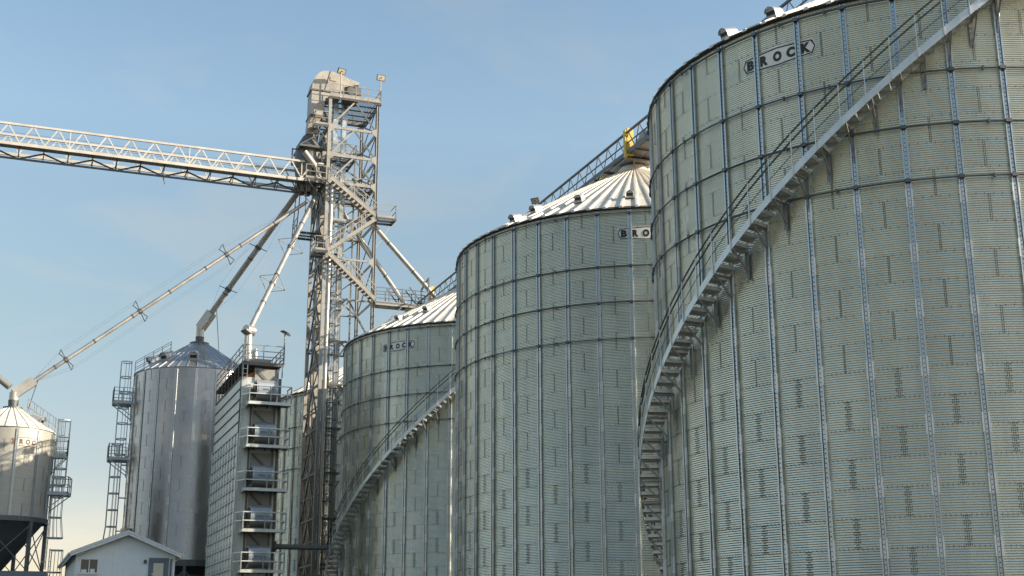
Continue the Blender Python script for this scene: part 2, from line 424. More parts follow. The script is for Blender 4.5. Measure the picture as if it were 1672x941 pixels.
def badge_parts(parent, Rr, zc, W, paint, ink):
    """eight-cornered plate, black border and five letters wrapped on the wall, centred on angle zero"""
    def wrap(x, y, r): a = x / r; return (r * math.cos(a), r * math.sin(a), zc + y)
    def outline(k):
        w, c, e = W / 2 - k, .325 - k, .245 - k * .9
        n = 14; top = [(-w + .10 + (2 * w - .20) * i / n, e + (c - e) * (1 - abs(2 * i / n - 1))) for i in range(n + 1)]
        return [(-w, 0)] + top + [(w, 0)] + [(x, -y) for x, y in reversed(top)]
    def strip(mb, o, r, border=None):
        up = [p for p in o if p[1] > -1e-9]; n = len(up)
        if border is None:
            vs = [wrap(x, y, r) for x, y in up] + [wrap(x, -y, r) for x, y in up]
            mb.add(vs, [(i, n + i, n + i + 1, i + 1) for i in range(n - 1)])
        else:
            k = len(o); vs = [wrap(x, y, r) for x, y in o] + [wrap(x, y, r) for x, y in border]
            mb.add(vs, [(i, k + i, k + (i + 1) % k, (i + 1) % k) for i in range(k)])
    pl = MB(); strip(pl, outline(0), Rr + .011)
    for i, (a, b_) in enumerate(zip(outline(0), outline(0)[1:] + outline(0)[:1])):
        pl.add([wrap(*a, Rr + .011), wrap(*b_, Rr + .011), wrap(*b_, Rr + .003), wrap(*a, Rr + .003)], [(0, 1, 2, 3)])
    plate = part('name_badge', pl, paint, parent)
    bd = MB(); strip(bd, outline(.02), Rr + .014, outline(.064)); part('badge_border', bd, ink, plate)
    hw = W / 2
    for ch, f in zip('BROCK', (-.76, -.37, 0, .36, .745)):
        me, hh, ww = text_mesh(ch, .46, .030)
        sc = .335 / hh * (1.0); me.materials.clear(); me.materials.append(ink)
        for v in me.vertices:
            x = v.co.x * .275 / max(ww, .2) * (1.08 if ch in 'OCK' else 1.0) + f * hw; p = wrap(x, v.co.y * sc, Rr + .016 + v.co.z)
            v.co = p
        obj('letter', me, plate)

def helix_stair(parent, Rr, H, th0, k_, th_a, th_b):
    """stair winding up the wall: height below eave = th0 + k*theta(deg); outer stringer at Rr+.98"""
    ri, ro = Rr + .13, Rr + .77
    hz = lambda a: H + th0 + k_ * a
    st = MB()
    step = 3.0; n = int((th_b - th_a) / step)
    for r, w in ((ro, .26), (ri, .22)):
        for i in range(n):
            a0, a1 = th_a + i * step, th_a + (i + 1) * step
            vs = []
            for a in (a0, a1):
                c, s_ = math.cos(R_(a)), math.sin(R_(a)); z = hz(a)
                for dr, dz in ((0, 0), (.012, 0), (.012, w), (0, w)): vs.append(((r + dr) * c, (r + dr) * s_, z + dz))
            st.add(vs, [(0, 1, 5, 4), (1, 2, 6, 5), (2, 3, 7, 6), (3, 0, 4, 7), (0, 3, 2, 1), (4, 5, 6, 7)])
            vs = []
            for a in (a0, a1):       # flange
                c, s_ = math.cos(R_(a)), math.sin(R_(a)); z = hz(a) + w
                d0 = .012 if r == ri else -.05
                for dr, dz in ((d0, 0), (d0 + .05, 0), (d0 + .05, .012), (d0, .012)): vs.append(((r + dr) * c, (r + dr) * s_, z + dz))
            st.add(vs, [(0, 1, 5, 4), (1, 2, 6, 5), (2, 3, 7, 6), (3, 0, 4, 7)])
    stair = part('stairway', st, M['stair'], parent)
    # treads: one mesh, copied round the helix
    tm = MB(); wd = ro - ri - .03; rm = (ri + ro) / 2
    tm.b2((rm - wd / 2, -.17, -.018), (rm + wd / 2, .16, .0)); tm.b2((rm - wd / 2, -.188, -.11), (rm + wd / 2, -.17, .0)); tm.b2((rm - wd / 2, .16, -.05), (rm + wd / 2, .175, .06))
    tme = tm.mesh('tread', M['tread']); rise = .262; na = int((hz(th_b) - hz(th_a)) / rise)
    for i in range(na):
        a = th_a + (i + .6) * rise / k_
        obj('tread', tme, stair, (0, 0, hz(a) + .13), R_(a))
    # brackets at the stiffeners
    bmh = MB()
    bmh.bar((Rr + .07, 0, -.62), (ro - .03, 0, .02), .035, .05); bmh.bar((Rr + .05, 0, .03), (ro, 0, .03), .045, .05)
    bmh.b2((Rr + .068, -.10, -.78), (Rr + .082, .04, .1)); bmh.bar((Rr + .10, .0, -.62), (Rr + .10, .0, -.95), .03, .02)
    bme = bmh.mesh('stair_bracket', M['bracket'])
    k = math.ceil((th_a - 4.5) / 4.5)
    while k * 4.5 < th_b:
        a = k * 4.5
        obj('stair_bracket', bme, stair, (0, 0, hz(a) - .04), R_(a)); k += 1
    # handrail: posts, two dark rails and a thin knee rail
    hr = MB(); po = MB(); pr = ro + .03
    pt = lambda a, h: (pr * math.cos(R_(a)), pr * math.sin(R_(a)), hz(a) + .12 + h)
    m_ = int((th_b - th_a) / 4.3); seg = [th_a + (th_b - th_a) * i / m_ for i in range(m_ + 1)]
    for h, r in ((1.20, .029), (.95, .029), (.52, .012)): hr.path([pt(a, h) for a in seg], r, 6)
    part('handrail', hr, M['rail'], stair)
    po.bar((pr, 0, .02), (pr, 0, 1.34), .045, .03); pme = po.mesh('rail_post', M['stair'])
    for a in seg: obj('rail_post', pme, stair, (0, 0, hz(a)), R_(a))
    return stair

MESH = {}
def cached(key, fn):
    if key not in MESH: MESH[key] = fn()
    return MESH[key]

def grain_bin(label, C, zt, badge_deg, vents, stair=None, big=22, paint='badge', ink='black', group='big corrugated grain bins in a row'):
    Rr = 9.193; H = big * D; z0 = zt - H
    t = thing('grain_bin', label, 'grain bin', (C[0], C[1], z0), R_(badge_deg), group)
    w = obj('wall', cached('wall22', lambda: wall_mesh(Rr, big, 4, 40, M['wall'])), t)
    obj('sheet_bolts', cached('bolts22', lambda: bolt_mesh(Rr, big, 40, 14)), w, kind='stuff')
    sm = cached('stiff22', lambda: stiffener_mesh(Rr, big))
    for k in range(40): obj('stiffener', sm, t, (0, 0, 0), R_(9 * k + 4.5))
    for q, dz in enumerate((-.25, -2.71, -4.36, -6.0)):
        obj('wind_ring', cached('ring%d' % q, lambda: ring_mesh(Rr, H + dz)), t)
    rf = obj('roof', cached('roof80', lambda: roof_mesh(Rr, 5.05, 80)), t, (0, 0, H), R_(2.25))
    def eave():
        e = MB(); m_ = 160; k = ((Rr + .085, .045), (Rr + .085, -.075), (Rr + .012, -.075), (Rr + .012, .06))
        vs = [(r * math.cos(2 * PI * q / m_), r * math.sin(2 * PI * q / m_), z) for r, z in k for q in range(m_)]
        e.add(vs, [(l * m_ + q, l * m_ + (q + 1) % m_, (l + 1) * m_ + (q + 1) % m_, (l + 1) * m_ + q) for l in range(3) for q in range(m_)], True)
        return e.mesh('eave_shade', M['black'])  # black ring paints the shadow line under the roof edge
    obj('eave_shade', cached('eave', eave), t, (0, 0, H))
    pk = MB(); pk.tube((0, 0, 4.95), (0, 0, 5.25), .95, 24, .8); pk.tube((0, 0, 5.25), (0, 0, 5.5), .45, 20)
    obj('peak_cap', cached('peak22', lambda: pk.mesh('peak_cap', M['roof'])), t, (0, 0, H))
    for r, a in vents:
        v = obj('roof_vent', cached('vent', lambda: vent_mesh(.54)), t, (r * math.cos(R_(a)), r * math.sin(R_(a)), H + .20 + (Rr - r) * 5.05 / 8.573), 0)
        v.rotation_euler = Matrix.Rotation(R_(a), 3, 'Z').to_euler()
        v.rotation_euler = (Matrix.Rotation(R_(a), 3, 'Z') @ Matrix.Rotation(R_(20), 3, 'Y')).to_euler()
    badge_parts(t, Rr, H - 1.21, 2.58, M[paint], M[ink])
    if stair: helix_stair(t, Rr, H, *stair)
    pad = MB(); pad.tube((0, 0, -.6), (0, 0, -.02), Rr + .35, 64); part('concrete_base', pad, M['concrete'], t)
    return t

S1 = grain_bin('nearest and largest corrugated grain bin at the right, long stair winding up its wall', (14.2887, 43.6771), 18.83, -131.2,
               [(8.6, -14.7), (8.5, -2.6), (8.3, 20), (7.6, 60)], (-6.04, .135, -84, 43.5))
S2 = grain_bin('big corrugated grain bin in the middle, no stair, badge half hidden by the nearest bin', (6.437, 64.011), 18.96, -93.0,
               [(8.7, -42.9), (7.6, -40.9), (7.45, -22.9), (7.6, -4.5), (7.6, 30)])
S3 = grain_bin('corrugated grain bin with a winding stair and dusty grey badge, beside the lattice tower', (-2.0664, 85.954), 19.24, -122.9,
               [(7.9, -7.0), (6.9, 4.0), (7.6, 30)], (-8.07, .1451, -64, 54), paint='badge_grey')
S5 = grain_bin('farthest big corrugated grain bin, mostly hidden behind the lattice tower and the dryer', (-10.55, 107.9), 19.55, -113.8,
               [(7.8, -24), (7.8, 10)], paint='badge_grey')
# landing of the long stair at the eave of the nearest bin
lp = MB(); a_ = R_(44.5)
for (r0, r1, h0, h1, dy) in ((9.2, 10.25, 17.55, 17.6, .75),):
    c = ((r0 + r1) / 2 * math.cos(a_), (r0 + r1) / 2 * math.sin(a_), 17.58)
    lp.box(c, (r1 - r0, 1.3, .05), 0, a_)
    for s_ in (-.6, .6):
        x = lambda r: (r * math.cos(a_) - s_ * math.sin(a_), r * math.sin(a_) + s_ * math.cos(a_))
        lp.bar((*x(9.28), 16.9), (*x(10.2), 17.5), .05, .06); lp.bar((*x(9.28), 16.8), (*x(9.28), 17.55), .05, .06)
        lp.bar((*x(10.22), 17.55), (*x(10.22), 18.65), .045)
    p0 = (10.22 * math.cos(a_) + .6 * math.sin(a_), 10.22 * math.sin(a_) - .6 * math.cos(a_)); p1 = (10.22 * math.cos(a_) - .6 * math.sin(a_), 10.22 * math.sin(a_) + .6 * math.cos(a_))
    for h in (18.1, 18.65): lp.bar((*p0, h), (*p1, h), .045)
part('stair_landing', lp, M['stair'], S1)

# ------------------------------------------------------------------ ladders with cages
def caged_ladder(parent, C, a_deg, Rr, z0, z1, hoops=True, off=0.24, mat='ladder', cage_from=2.0, flare=1.25):
    """ladder standing off a wall point at angle a; centre of hoops further out"""
    a = R_(a_deg); rd = Vector((math.cos(a), math.sin(a), 0)); tg = Vector((-math.sin(a), math.cos(a), 0))
    o = Vector((C[0], C[1], 0)) + rd * (Rr + off)
    mb = MB()
    for s_ in (-.22, .22): mb.bar(o + tg * s_ + Vector((0, 0, z0)), o + tg * s_ + Vector((0, 0, z1 + .1)), .05, .03)
    z = z0 + .2
    while z < z1: mb.bar(o - tg * .22 + Vector((0, 0, z)), o + tg * .22 + Vector((0, 0, z)), .025); z += .3
    z = z0 + .5
    while z < z1:
        for s_ in (-.22, .22): mb.bar(o + tg * s_ + Vector((0, 0, z)), o + tg * s_ - rd * (off + .02) + Vector((0, 0, z)), .05, .05)
        z += 2.4
    lad = part('ladder', mb, M[mat], parent)
    if hoops:
        cg = MB(); zb = z0 + cage_from; k = max(1, round((z1 - zb) / 1.2))
        shape = [(0, .24), (.18, .38), (.40, .42), (.60, .34), (.74, .18), (.78, 0), (.74, -.18), (.60, -.34), (.40, -.42), (.18, -.38), (0, -.24)]
        pts = lambda z, g=1.0: [o + rd * (a_ * g) + tg * (b_ * g) + Vector((0, 0, z)) for a_, b_ in shape]
        for i in range(k + 1):
            z = zb + (z1 - zb) * i / k; g = flare if i == 0 else 1.0; P = pts(z, g)
            for p, q in zip(P[:-1], P[1:]): cg.bar(p, q, .025, .08)
        for j in (1, 2, 4, 5, 6, 8, 9):
            for i in range(k):
                za, zb_ = zb + (z1 - zb) * i / k, zb + (z1 - zb) * (i + 1) / k
                cg.bar(pts(za, flare if i == 0 else 1.0)[j], pts(zb_)[j], .035, .02)
        part('safety_cage', cg, M[mat], lad)
    return lad

def ladder_platform(parent, C, a_deg, Rr, z, wid=1.5, dep=1.3, mat='ladder', shift=0.0):
    a = R_(a_deg); rd = Vector((math.cos(a), math.sin(a), 0)); tg = Vector((-math.sin(a), math.cos(a), 0))
    P = lambda r, t, h: Vector((C[0], C[1], 0)) + rd * (Rr + r) + tg * (t + shift) + Vector((0, 0, h))
    mb = MB()
    for i in range(9):
        t = -wid / 2 + wid * i / 8; mb.bar(P(.05, t, z), P(dep, t, z), .06, .04)
    for r in (.1, dep): mb.bar(P(r, -wid / 2, z - .06), P(r, wid / 2, z - .06), .05, .12)
    for t in (-wid / 2, wid / 2):
        mb.bar(P(.05, t, z - .06), P(dep, t, z - .06), .05, .12); mb.bar(P(.05, t, z - 1.05), P(dep - .1, t, z - .1), .06, .06); mb.bar(P(.04, t, z - 1.2), P(.04, t, z), .06, .05)
    pl = part('ladder_platform', mb, M[mat], parent)
    rl = MB(); railing(rl, [P(.1, -wid / 2, z), P(dep, -wid / 2, z), P(dep, wid / 2, z), P(.1, wid / 2, z)], step=.7)
    part('railing', rl, M[mat], pl)

def roof_rail(parent, Rr, rise, rin, a_deg, z, f0, f1, w=.8, mat='ladder'):
    """hand-railed roof ladder running up the slope at angle a"""
    a = R_(a_deg); rd = Vector((math.cos(a), math.sin(a), 0)); tg = Vector((-math.sin(a), math.cos(a), 0))
    mb = MB(); zf = lambda r: z + (Rr - r) * rise / (Rr - rin)
    P = lambda f, t, h: rd * (Rr + (rin - Rr) * f) + tg * t + Vector((0, 0, zf(Rr + (rin - Rr) * f) + h))
    for t in (-w / 2, w / 2):
        for h in (.1, .55, 1.05): mb.bar(P(f0, t, h), P(f1, t, h), .04)
        n = 4
        for i in range(n + 1): f = f0 + (f1 - f0) * i / n; mb.bar(P(f, t, .05), P(f, t, 1.07), .045)
    L = (P(f1, 0, 0) - P(f0, 0, 0)).length; n = int(L / .3)
    for i in range(n + 1): f = f0 + (f1 - f0) * i / n; mb.bar(P(f, -w / 2, .12), P(f, w / 2, .12), .04, .03)
    part('roof_ladder', mb, M[mat], parent)

def hopper_legs(t, Rr, n, z_leg0, z_leg1, ph, mat_leg='steel_dull_shaded', brace='steel'):
    for k in range(n):
        a = R_(ph + 360 / n * k); mb = MB()
        mb.bar((Rr * math.cos(a), Rr * math.sin(a), z_leg0), (Rr * math.cos(a), Rr * math.sin(a), z_leg1), .2, .2, (math.cos(a), math.sin(a), 0)); part('leg', mb, M[mat_leg], t)
        a2 = R_(ph + 360 / n * (k + 1)); br = MB(); zt_, zb = z_leg1 - .3, max(z_leg0 + .1, z_leg1 - 3.2)
        q = lambda a_, z: (Rr * math.cos(a_), Rr * math.sin(a_), z)
        br.bar(q(a, zt_), q(a2, zb), .05, .05); br.bar(q(a2, zt_), q(a, zb), .05, .05)
        part('brace', br, M[brace], t)

# tall hopper tank behind the dryer
def small_tank(name, label, C, z0, rings, N_, Rr, ph, wall_key, roof_rise, rin, npan, roofmat):
    t = thing(name, label, 'hopper bin', (C[0], C[1], 0))
    H = rings * D
    w = obj('wall', wall_mesh(Rr, rings, 10 if N_ > 14 else 14, N_, M[wall_key], 4, .005), t, (0, 0, z0), R_(ph))
    obj('sheet_bolts', bolt_mesh(Rr, rings, N_, 99), w, kind='stuff')
    sm = stiffener_mesh(Rr, rings, .15, .06, True, True)
    for k in range(N_): obj('stiffener', sm, t, (0, 0, z0), R_(ph + 360 / N_ * (k + .5)))
    obj('roof', roof_mesh(Rr, roof_rise, npan, .12, .06, .07, rin, .08, M[roofmat]), t, (0, 0, z0 + H), R_(ph))
    pk = MB(); zp = z0 + H + roof_rise; pk.tube((0, 0, zp - .05), (0, 0, zp + .12), rin + .18, 24); pk.tube((0, 0, zp + .12), (0, 0, zp + .6), .3, 16, .34)
    part('peak_collar', pk, M['ring'], t)
    return t
T4 = small_tank('hopper_tank', 'tall narrow zinc bin with caged ladders on its left side, behind the dryer', (-24.077, 97.387), 6.08, 17, 20, 4.5966, -130.86 + 9, 'wall_smooth', 2.7, .55, 40, 'roof_small')
z4 = 6.08 + 17 * D
hc = MB(); hc.tube((0, 0, 6.0), (0, 0, 1.8), 4.5, 48, .35, False); part('hopper_cone', hc, M['hopper'], T4)
rb = MB()
n_ = 48
for zz, hh in ((5.86, .44),):
    for i in range(n_):
        a, b_ = 2 * PI * i / n_, 2 * PI * (i + 1) / n_
        rb.bar((4.66 * math.cos(a), 4.66 * math.sin(a), zz), (4.66 * math.cos(b_), 4.66 * math.sin(b_), zz), .16, hh)
part('ring_beam', rb, M['hopper'], T4)
hopper_legs(T4, 4.62, 10, 1.4, 5.66, -130.86 + 18, 'hopper', 'steel')
sk = MB(); sk.tube((0, 0, 1.5), (0, 0, 5.6), 3.6, 40, 3.6, False); part('under_bin_shade', sk, M['hopper'], T4)  # dark cylinder stands for the shade under the hopper bottom
caged_ladder(T4, (0, 0), 197, 4.62, z4 - 6.6, z4 + 1.0, cage_from=.6, flare=1.0)
caged_ladder(T4, (0, 0), 201, 4.62, 5.4, z4 - 5.3, off=.48, flare=1.15)
ladder_platform(T4, (0, 0), 200, 4.62, z4 - 6.4, 1.7, 1.45)
ladder_platform(T4, (0, 0), 200, 4.62, z4 - 2.2, 1.5, 1.4)
roof_rail(T4, 4.6, 2.7, .55, 196, z4, .0, .62)
lt = MB()
v4 = cached('vent4', lambda: vent_mesh(.95))
for r, a in ((3.3, -82), (3.2, -120), (3.3, -150)):
    v = obj('roof_vent', v4, T4, (r * math.cos(R_(a)), r * math.sin(R_(a)), z4 + .15 + (4.6 - r) * 2.7 / 4.05))
    v.rotation_euler = (Matrix.Rotation(R_(a), 3, 'Z') @ Matrix.Rotation(R_(20), 3, 'Y')).to_euler()
cb = MB(); a = R_(-130.86 - 9); cb.box((4.85 * math.cos(a), 4.85 * math.sin(a), 7.9), (.4, .75, .95), 0, a); cbx = part('control_box', cb, M['box'], T4)
cb = MB(); cb.box((5.06 * math.cos(a), 5.06 * math.sin(a), 7.7), (.02, .25, .28), 0, a); part('box_window', cb, M['black'], cbx)

# small hopper bin at the left edge
T6 = small_tank('hopper_bin', 'small hopper bin on legs at the left edge, half in sun, with a faded badge', (-33.21, 85.22), 8.17, 7, 12, 2.757, -59.74 + 15, 'wall_small', 1.55, .45, 24, 'roof')
z6 = 8.17 + 7 * D
hc = MB(); hc.tube((0, 0, 8.1), (0, 0, 4.9), 2.72, 40, .3, False); hc.tube((0, 0, 4.9), (0, 0, 4.4), .3, 16, .3); part('hopper_cone', hc, M['hopper'], T6)
rb = MB()
for i in range(36):
    a, b_ = 2 * PI * i / 36, 2 * PI * (i + 1) / 36
    rb.bar((2.8 * math.cos(a), 2.8 * math.sin(a), 8.05), (2.8 * math.cos(b_), 2.8 * math.sin(b_), 8.05), .12, .3)
part('ring_beam', rb, M['steel_dark_shaded'], T6)
hopper_legs(T6, 2.78, 6, 4.75, 8.0, -89.74, 'steel_dull_shaded', 'steel_dull_shaded')
sl = MB(); sl.b2((-4.6, -3.2, 4.2), (3.0, 3.2, 4.75)); fr = part('support_deck', sl, M['door'], T6, rz=R_(21.15))
for x in (-4.3, -.8, 2.7):
    for y in (-2.9, 2.9):
        p_ = MB(); p_.b2((x - .15, y - .15, 1.2), (x + .15, y + .15, 4.2)); part('deck_post', p_, M['steel_dark_shaded'], T6, rz=R_(21.15))
bt = MB()
badge_e = obj('badge_mount', None, T6, (0, 0, 0), R_(-100))
caged_ladder(T6, (0, 0), 12, 2.76, z6 - 3.9, z6 + .9, off=.22, cage_from=.5, flare=1.0)
caged_ladder(T6, (0, 0), 8, 2.76, 5.0, z6 - 2.9, off=.2, hoops=True)
caged_ladder(T6, (0, 0), 4, 2.76, 1.4, 6.2, off=.55, flare=1.1)
ladder_platform(T6, (0, 0), 10, 2.76, z6 - 4.0, 1.4, 1.3)
ladder_platform(T6, (0, 0), 14, 2.76, z6 - 1.5, .7, .95)
roof_rail(T6, 2.76, 1.55, .45, 8, z6, 0, .75, .7)
v = obj('roof_vent', cached('vent6', lambda: vent_mesh(.8)), T6, (1.75 * math.cos(R_(-5)), 1.75 * math.sin(R_(-5)), z6 + .75))
v.rotation_euler = (Matrix.Rotation(R_(-5), 3, 'Z') @ Matrix.Rotation(R_(20), 3, 'Y')).to_euler()
COL.objects.unlink(badge_e); bpy.data.objects.remove(badge_e)
# badge built at angle zero, then turned to face the camera side
_before = set(bpy.data.objects)
badge_parts(T6, 2.757, z6 - .95, 2.25, M['badge_old'], M['brown_old'])
for o in set(bpy.data.objects) - _before:
    if o.parent == T6: o.rotation_euler = (0, 0, R_(-44.74))

# ------------------------------------------------------------------ site grid: x along V, y along U
GR = math.atan2(.3608, .9326)
VX, UX = (.9326, .3608), (-.3608, .9326)
A0 = (-13.8766, 91.9589)                                    # near corner of the lattice tower
def G(x, y, z=0): return (A0[0] + x * VX[0] + y * UX[0], A0[1] + x * VX[1] + y * UX[1], z)

# ---- lattice tower
TW = thing('lattice_tower', 'tall galvanised lattice tower with zigzag stairs and a railed top deck', 'tower', G(0, 0, 0), GR)
WX, WY, TOP = 3.75, 4.75, 40.72
for i, (x, y) in enumerate(((0, 0), (WX, 0), (WX, WY), (0, WY))):
    mb = MB(); mb.angle((x, y, 1.3), (x, y, TOP), .24, .03, (1 if x == 0 else -1, 0, 0)); mb.bar((x, y, 1.3), (x, y, TOP), .13, .13, (1, 0, 0)); part('column', mb, M['steel'], TW)
levels = [2.45, 5.65, 8.85, 12.05, 15.25, 18.45, 21.65, 24.85, 27.95, 31.0, 33.9, 36.1, 38.35]
edges = [((0, 0), (WX, 0)), ((WX, 0), (WX, WY)), ((WX, WY), (0, WY)), ((0, WY), (0, 0))]
for z in levels:
    for (a, b_) in edges:
        mb = MB(); mb.bar((*a, z), (*b_, z), .11, .2 if z > 30 else .13); part('beam', mb, M['steel' if z > 23 else 'steel_dull_shaded'], TW)  # lower beams darker: shade on the lower tower painted into the steel
zz = levels + [TOP]
for i in range(len(zz) - 1):
    z0_, z1_ = zz[i], zz[i + 1]
    for e, (a, b_) in enumerate(edges):
        if e in (1, 2) and i % 2 and i < 7: continue
        mb = MB()
        if e == 0:      # front: chevrons, right leg darker with its shade put into the colour
            mid = (WX * .52, 0, z1_ - .06)
            mb.bar((.05, 0, z0_), mid, .07, .11); m3 = MB(); m3.bar((WX - .05, 0, z0_ + .05), mid, .07, .11); part('brace', m3, M['steel_dark_shaded' if i > 5 else 'steel_dull_shaded'], TW)
        elif e == 3:    # left face: heavier crossed diagonals
            mid = ((a[0] + b_[0]) / 2, (a[1] + b_[1]) / 2, z1_)
            mb.bar((*a, z0_), mid, .10, .16); mb.bar((*b_, z0_), mid, .10, .16)
        else:
            mb.bar((*a, z0_), (*b_, z1_), .07, .10)
            if i >= 7: mb.bar((*b_, z0_), (*a, z1_), .06, .08)
        part('brace', mb, M['steel_dull_shaded' if e else 'steel'], TW)
def platform(x0, x1, y0, y1, z, rails, mat='steel_dull_shaded', strut=None, toe=.16):
    mb = MB(); grating(mb, x0, x1, y0, y1, z)
    if strut:
        for p, q in strut: mb.bar(p, q, .03, .04)
    p = part('platform', mb, M[mat], TW)  # darker steel paints the shaded underside of the deck
    r = MB()
    for pts in rails: railing(r, pts, step=1.0, toe=toe)
    part('railing', r, M['steel'], p)
    return p
platform(-.1, 3.98, -.15, WY, TOP + .1, [[(0, -.13, TOP + .1), (3.95, -.13, TOP + .1), (3.95, WY, TOP + .1), (.0, WY, TOP + .1)]], strut=[((3.9, 0, TOP), (3.75, 0, TOP - 1.3)), ((3.9, WY, TOP), (3.75, WY, TOP - 1.3))], toe=.3)
platform(-1.15, -.12, -.2, 1.6, 38.4, [[(-.12, -.18, 38.4), (-1.13, -.18, 38.4), (-1.13, 1.6, 38.4)]], strut=[((-1.1, -.1, 38.3), (0, 0, 37.1))])
platform(.2, 2.2, .15, 3.0, 36.15, [[(.2, .15, 36.15), (2.2, .15, 36.15), (2.2, 3.0, 36.15)]])
platform(-1.7, -.12, -.25, 2.6, 33.95, [[(-.15, -.23, 33.95), (-1.68, -.23, 33.95)]], strut=[((-1.6, -.1, 33.9), (0, 0, 32.2)), ((-1.6, 2.5, 33.9), (0, 2.5, 32.2))])
platform(.2, 3.6, .15, 4.4, 33.95, [[(2.3, .12, 33.95), (3.6, .12, 33.95), (3.6, 4.4, 33.95)]])
platform(-.95, -.12, -.95, .6, 28.2, [[(-.12, -.93, 28.2), (-.93, -.93, 28.2), (-.93, .6, 28.2)]], strut=[((-.9, -.1, 28.1), (0, 0, 26.9))])
platform(3.7, 5.15, -.95, .4, 31.25, [[(3.7, -.93, 31.25), (5.13, -.93, 31.25), (5.13, .38, 31.25)]], strut=[((5.1, .3, 31.1), (3.75, 0, 28.9))])
platform(-1.6, .1, 2.9, 4.5, 30.7, [[(-1.58, 2.9, 30.7), (-1.58, 4.5, 30.7)]], mat='steel_dark_shaded')
platform(.3, 1.9, 2.2, 4.4, 29.0, [[(1.9, 2.2, 29.0), (1.9, 4.4, 29.0)]])
caged_ladder(TW, (.9, .62), 270, 0.0, 2.0, 27.6, off=.12, mat='steel_dull_shaded', cage_from=1.0, flare=1.0)
for i in range(len(levels) - 1):
    z0_, z1_ = levels[i], levels[i + 1]; zm = (z0_ + z1_) / 2
    mb = MB(); mb.bar((0, 0, zm), (0, WY, zm), .07, .09); part('beam', mb, M['steel_dull_shaded'], TW)
    if i < 9:
        mb = MB(); mb.bar((0, WY * .5, z0_), (0, WY, zm), .06, .08); mb.bar((0, WY * .5, z0_), (0, 0, zm), .06, .08); part('brace', mb, M['steel_dull_shaded'], TW)
    mb = MB(); mb.bar((.1, 1.0, z0_ + .1), (1.75, 1.0, z0_ + .1), .06, .08); mb.bar((.1, 1.95, z0_ + .1), (1.75, 1.95, z0_ + .1), .06, .08); mb.bar((1.8, 0, z0_ + .1), (1.8, WY, z0_ + .1), .06, .08); mb.bar((.05, 1.0, z0_ + .1), (.05, 1.95, z0_ + .1), .06); part('casing_bracket', mb, M['steel_dull_shaded'], TW)
    for (x, y) in ((0, 0), (WX, 0)):
        mb = MB(); sx_ = 1 if x == 0 else -1; mb.prism([(x + sx_ * .07, z1_ - .42), (x + sx_ * .42, z1_ - .1), (x + sx_ * .42, z1_ + .08), (x + sx_ * .07, z1_ + .3)], -.075, -.06, 'y'); part('gusset_plate', mb, M['steel'], TW)
mb = MB(); mb.bar((3.2, WY - .1, 2), (3.2, WY - .1, 38), .12, .06); part('cable_tray', mb, M['steel_dull_shaded'], TW)
# hanging frame carrying the spouts left of the tower
hf = MB()
for x in (-1.6, .05):
    for y in (2.9, 4.5): hf.bar((x, y, 30.6), (x * .9, y, 33.8), .07, .07)
part('hanger_frame', hf, M['steel_dull_shaded'], TW)
for x in (-1.45, -.7):
    hf = MB(); hf.bar((x, .6, 30.9), (x, .6, 33.8), .07, .07); part('hanger_rod', hf, M['steel_dull_shaded'], TW)
# zigzag flights on the front face
def flight(x0, z0_, x1, z1_, y0=-.88, y1=-.14):
    n = max(6, round(abs(z1_ - z0_) / .22)); mb = MB()
    for y in (y0, y1): mb.bar((x0, y, z0_ - .02), (x1, y, z1_ - .02), .035, .26)
    f = part('stair_flight', mb, M['steel'], TW)
    tm = MB(); tm.b2((-.13, y0 + .02, -.02), (.13, y1 - .02, .015)); tm.b2((-.13, y0 + .02, -.06), (-.115, y1 - .02, 0)); tm.b2((.115, y0 + .02, -.06), (.13, y1 - .02, 0))
    me = cached('flight_tread', lambda: tm.mesh('tread', M['steel']))
    for i in range(1, n): obj('tread', me, f, (x0 + (x1 - x0) * i / n, 0, z0_ + (z1_ - z0_) * i / n))
    hr = MB()
    for y in (y0, y1):
        for h in (.6, 1.0): hr.bar((x0, y, z0_ + h), (x1, y, z1_ + h), .05, .05)
        for i in range(5): x = x0 + (x1 - x0) * i / 4; z = z0_ + (z1_ - z0_) * i / 4; hr.bar((x, y, z), (x, y, z + 1.02), .05)
    part('handrail', hr, M['steel'], f)
flight(.05, 34.0, 3.7, 31.3); flight(3.7, 31.2, .0, 28.25); flight(.05, 28.1, 3.7, 24.9)
# floodlights standing on the deck
def floodlight(label, loc, h, face, tilt, group=None, cat='floodlight', k=1.0):
    t = thing('floodlight', label, cat, loc, face, group)
    mb = MB(); mb.tube((0, 0, 0), (0, 0, h), .05, 8, .04); mb.bar((-.12, 0, .02), (.12, 0, .02), .2, .03); part('pole', mb, M['steel'], t)
    hd = MB(); hd.b2((-.34, -.22, -.05), (.34, .24, .05)); hd.b2((-.26, -.15, .05), (.26, .17, .12)); hd.bar((0, 0, -.05), (0, 0, -.16), .06)
    hb = part('lamp_head', hd, M['lamp'], t, loc=(0, -.05, h + .14)); hb.rotation_euler = (tilt, 0, 0); hb.scale = (k, k, k)
    ln = MB(); ln.b2((-.28, -.17, -.058), (.28, .19, -.0505)); part('lens', ln, M['lens'], hb)
floodlight('floodlight on a pole above the rounded elevator head, on the tower deck', G(.75, -.1, TOP + .1), 2.05, GR + .3, R_(-60), 'floodlights on poles')
floodlight('floodlight on a pole at the right corner of the tower deck', G(3.9, -.1, TOP + .1), 2.0, GR + .1, R_(-75), 'floodlights on poles')
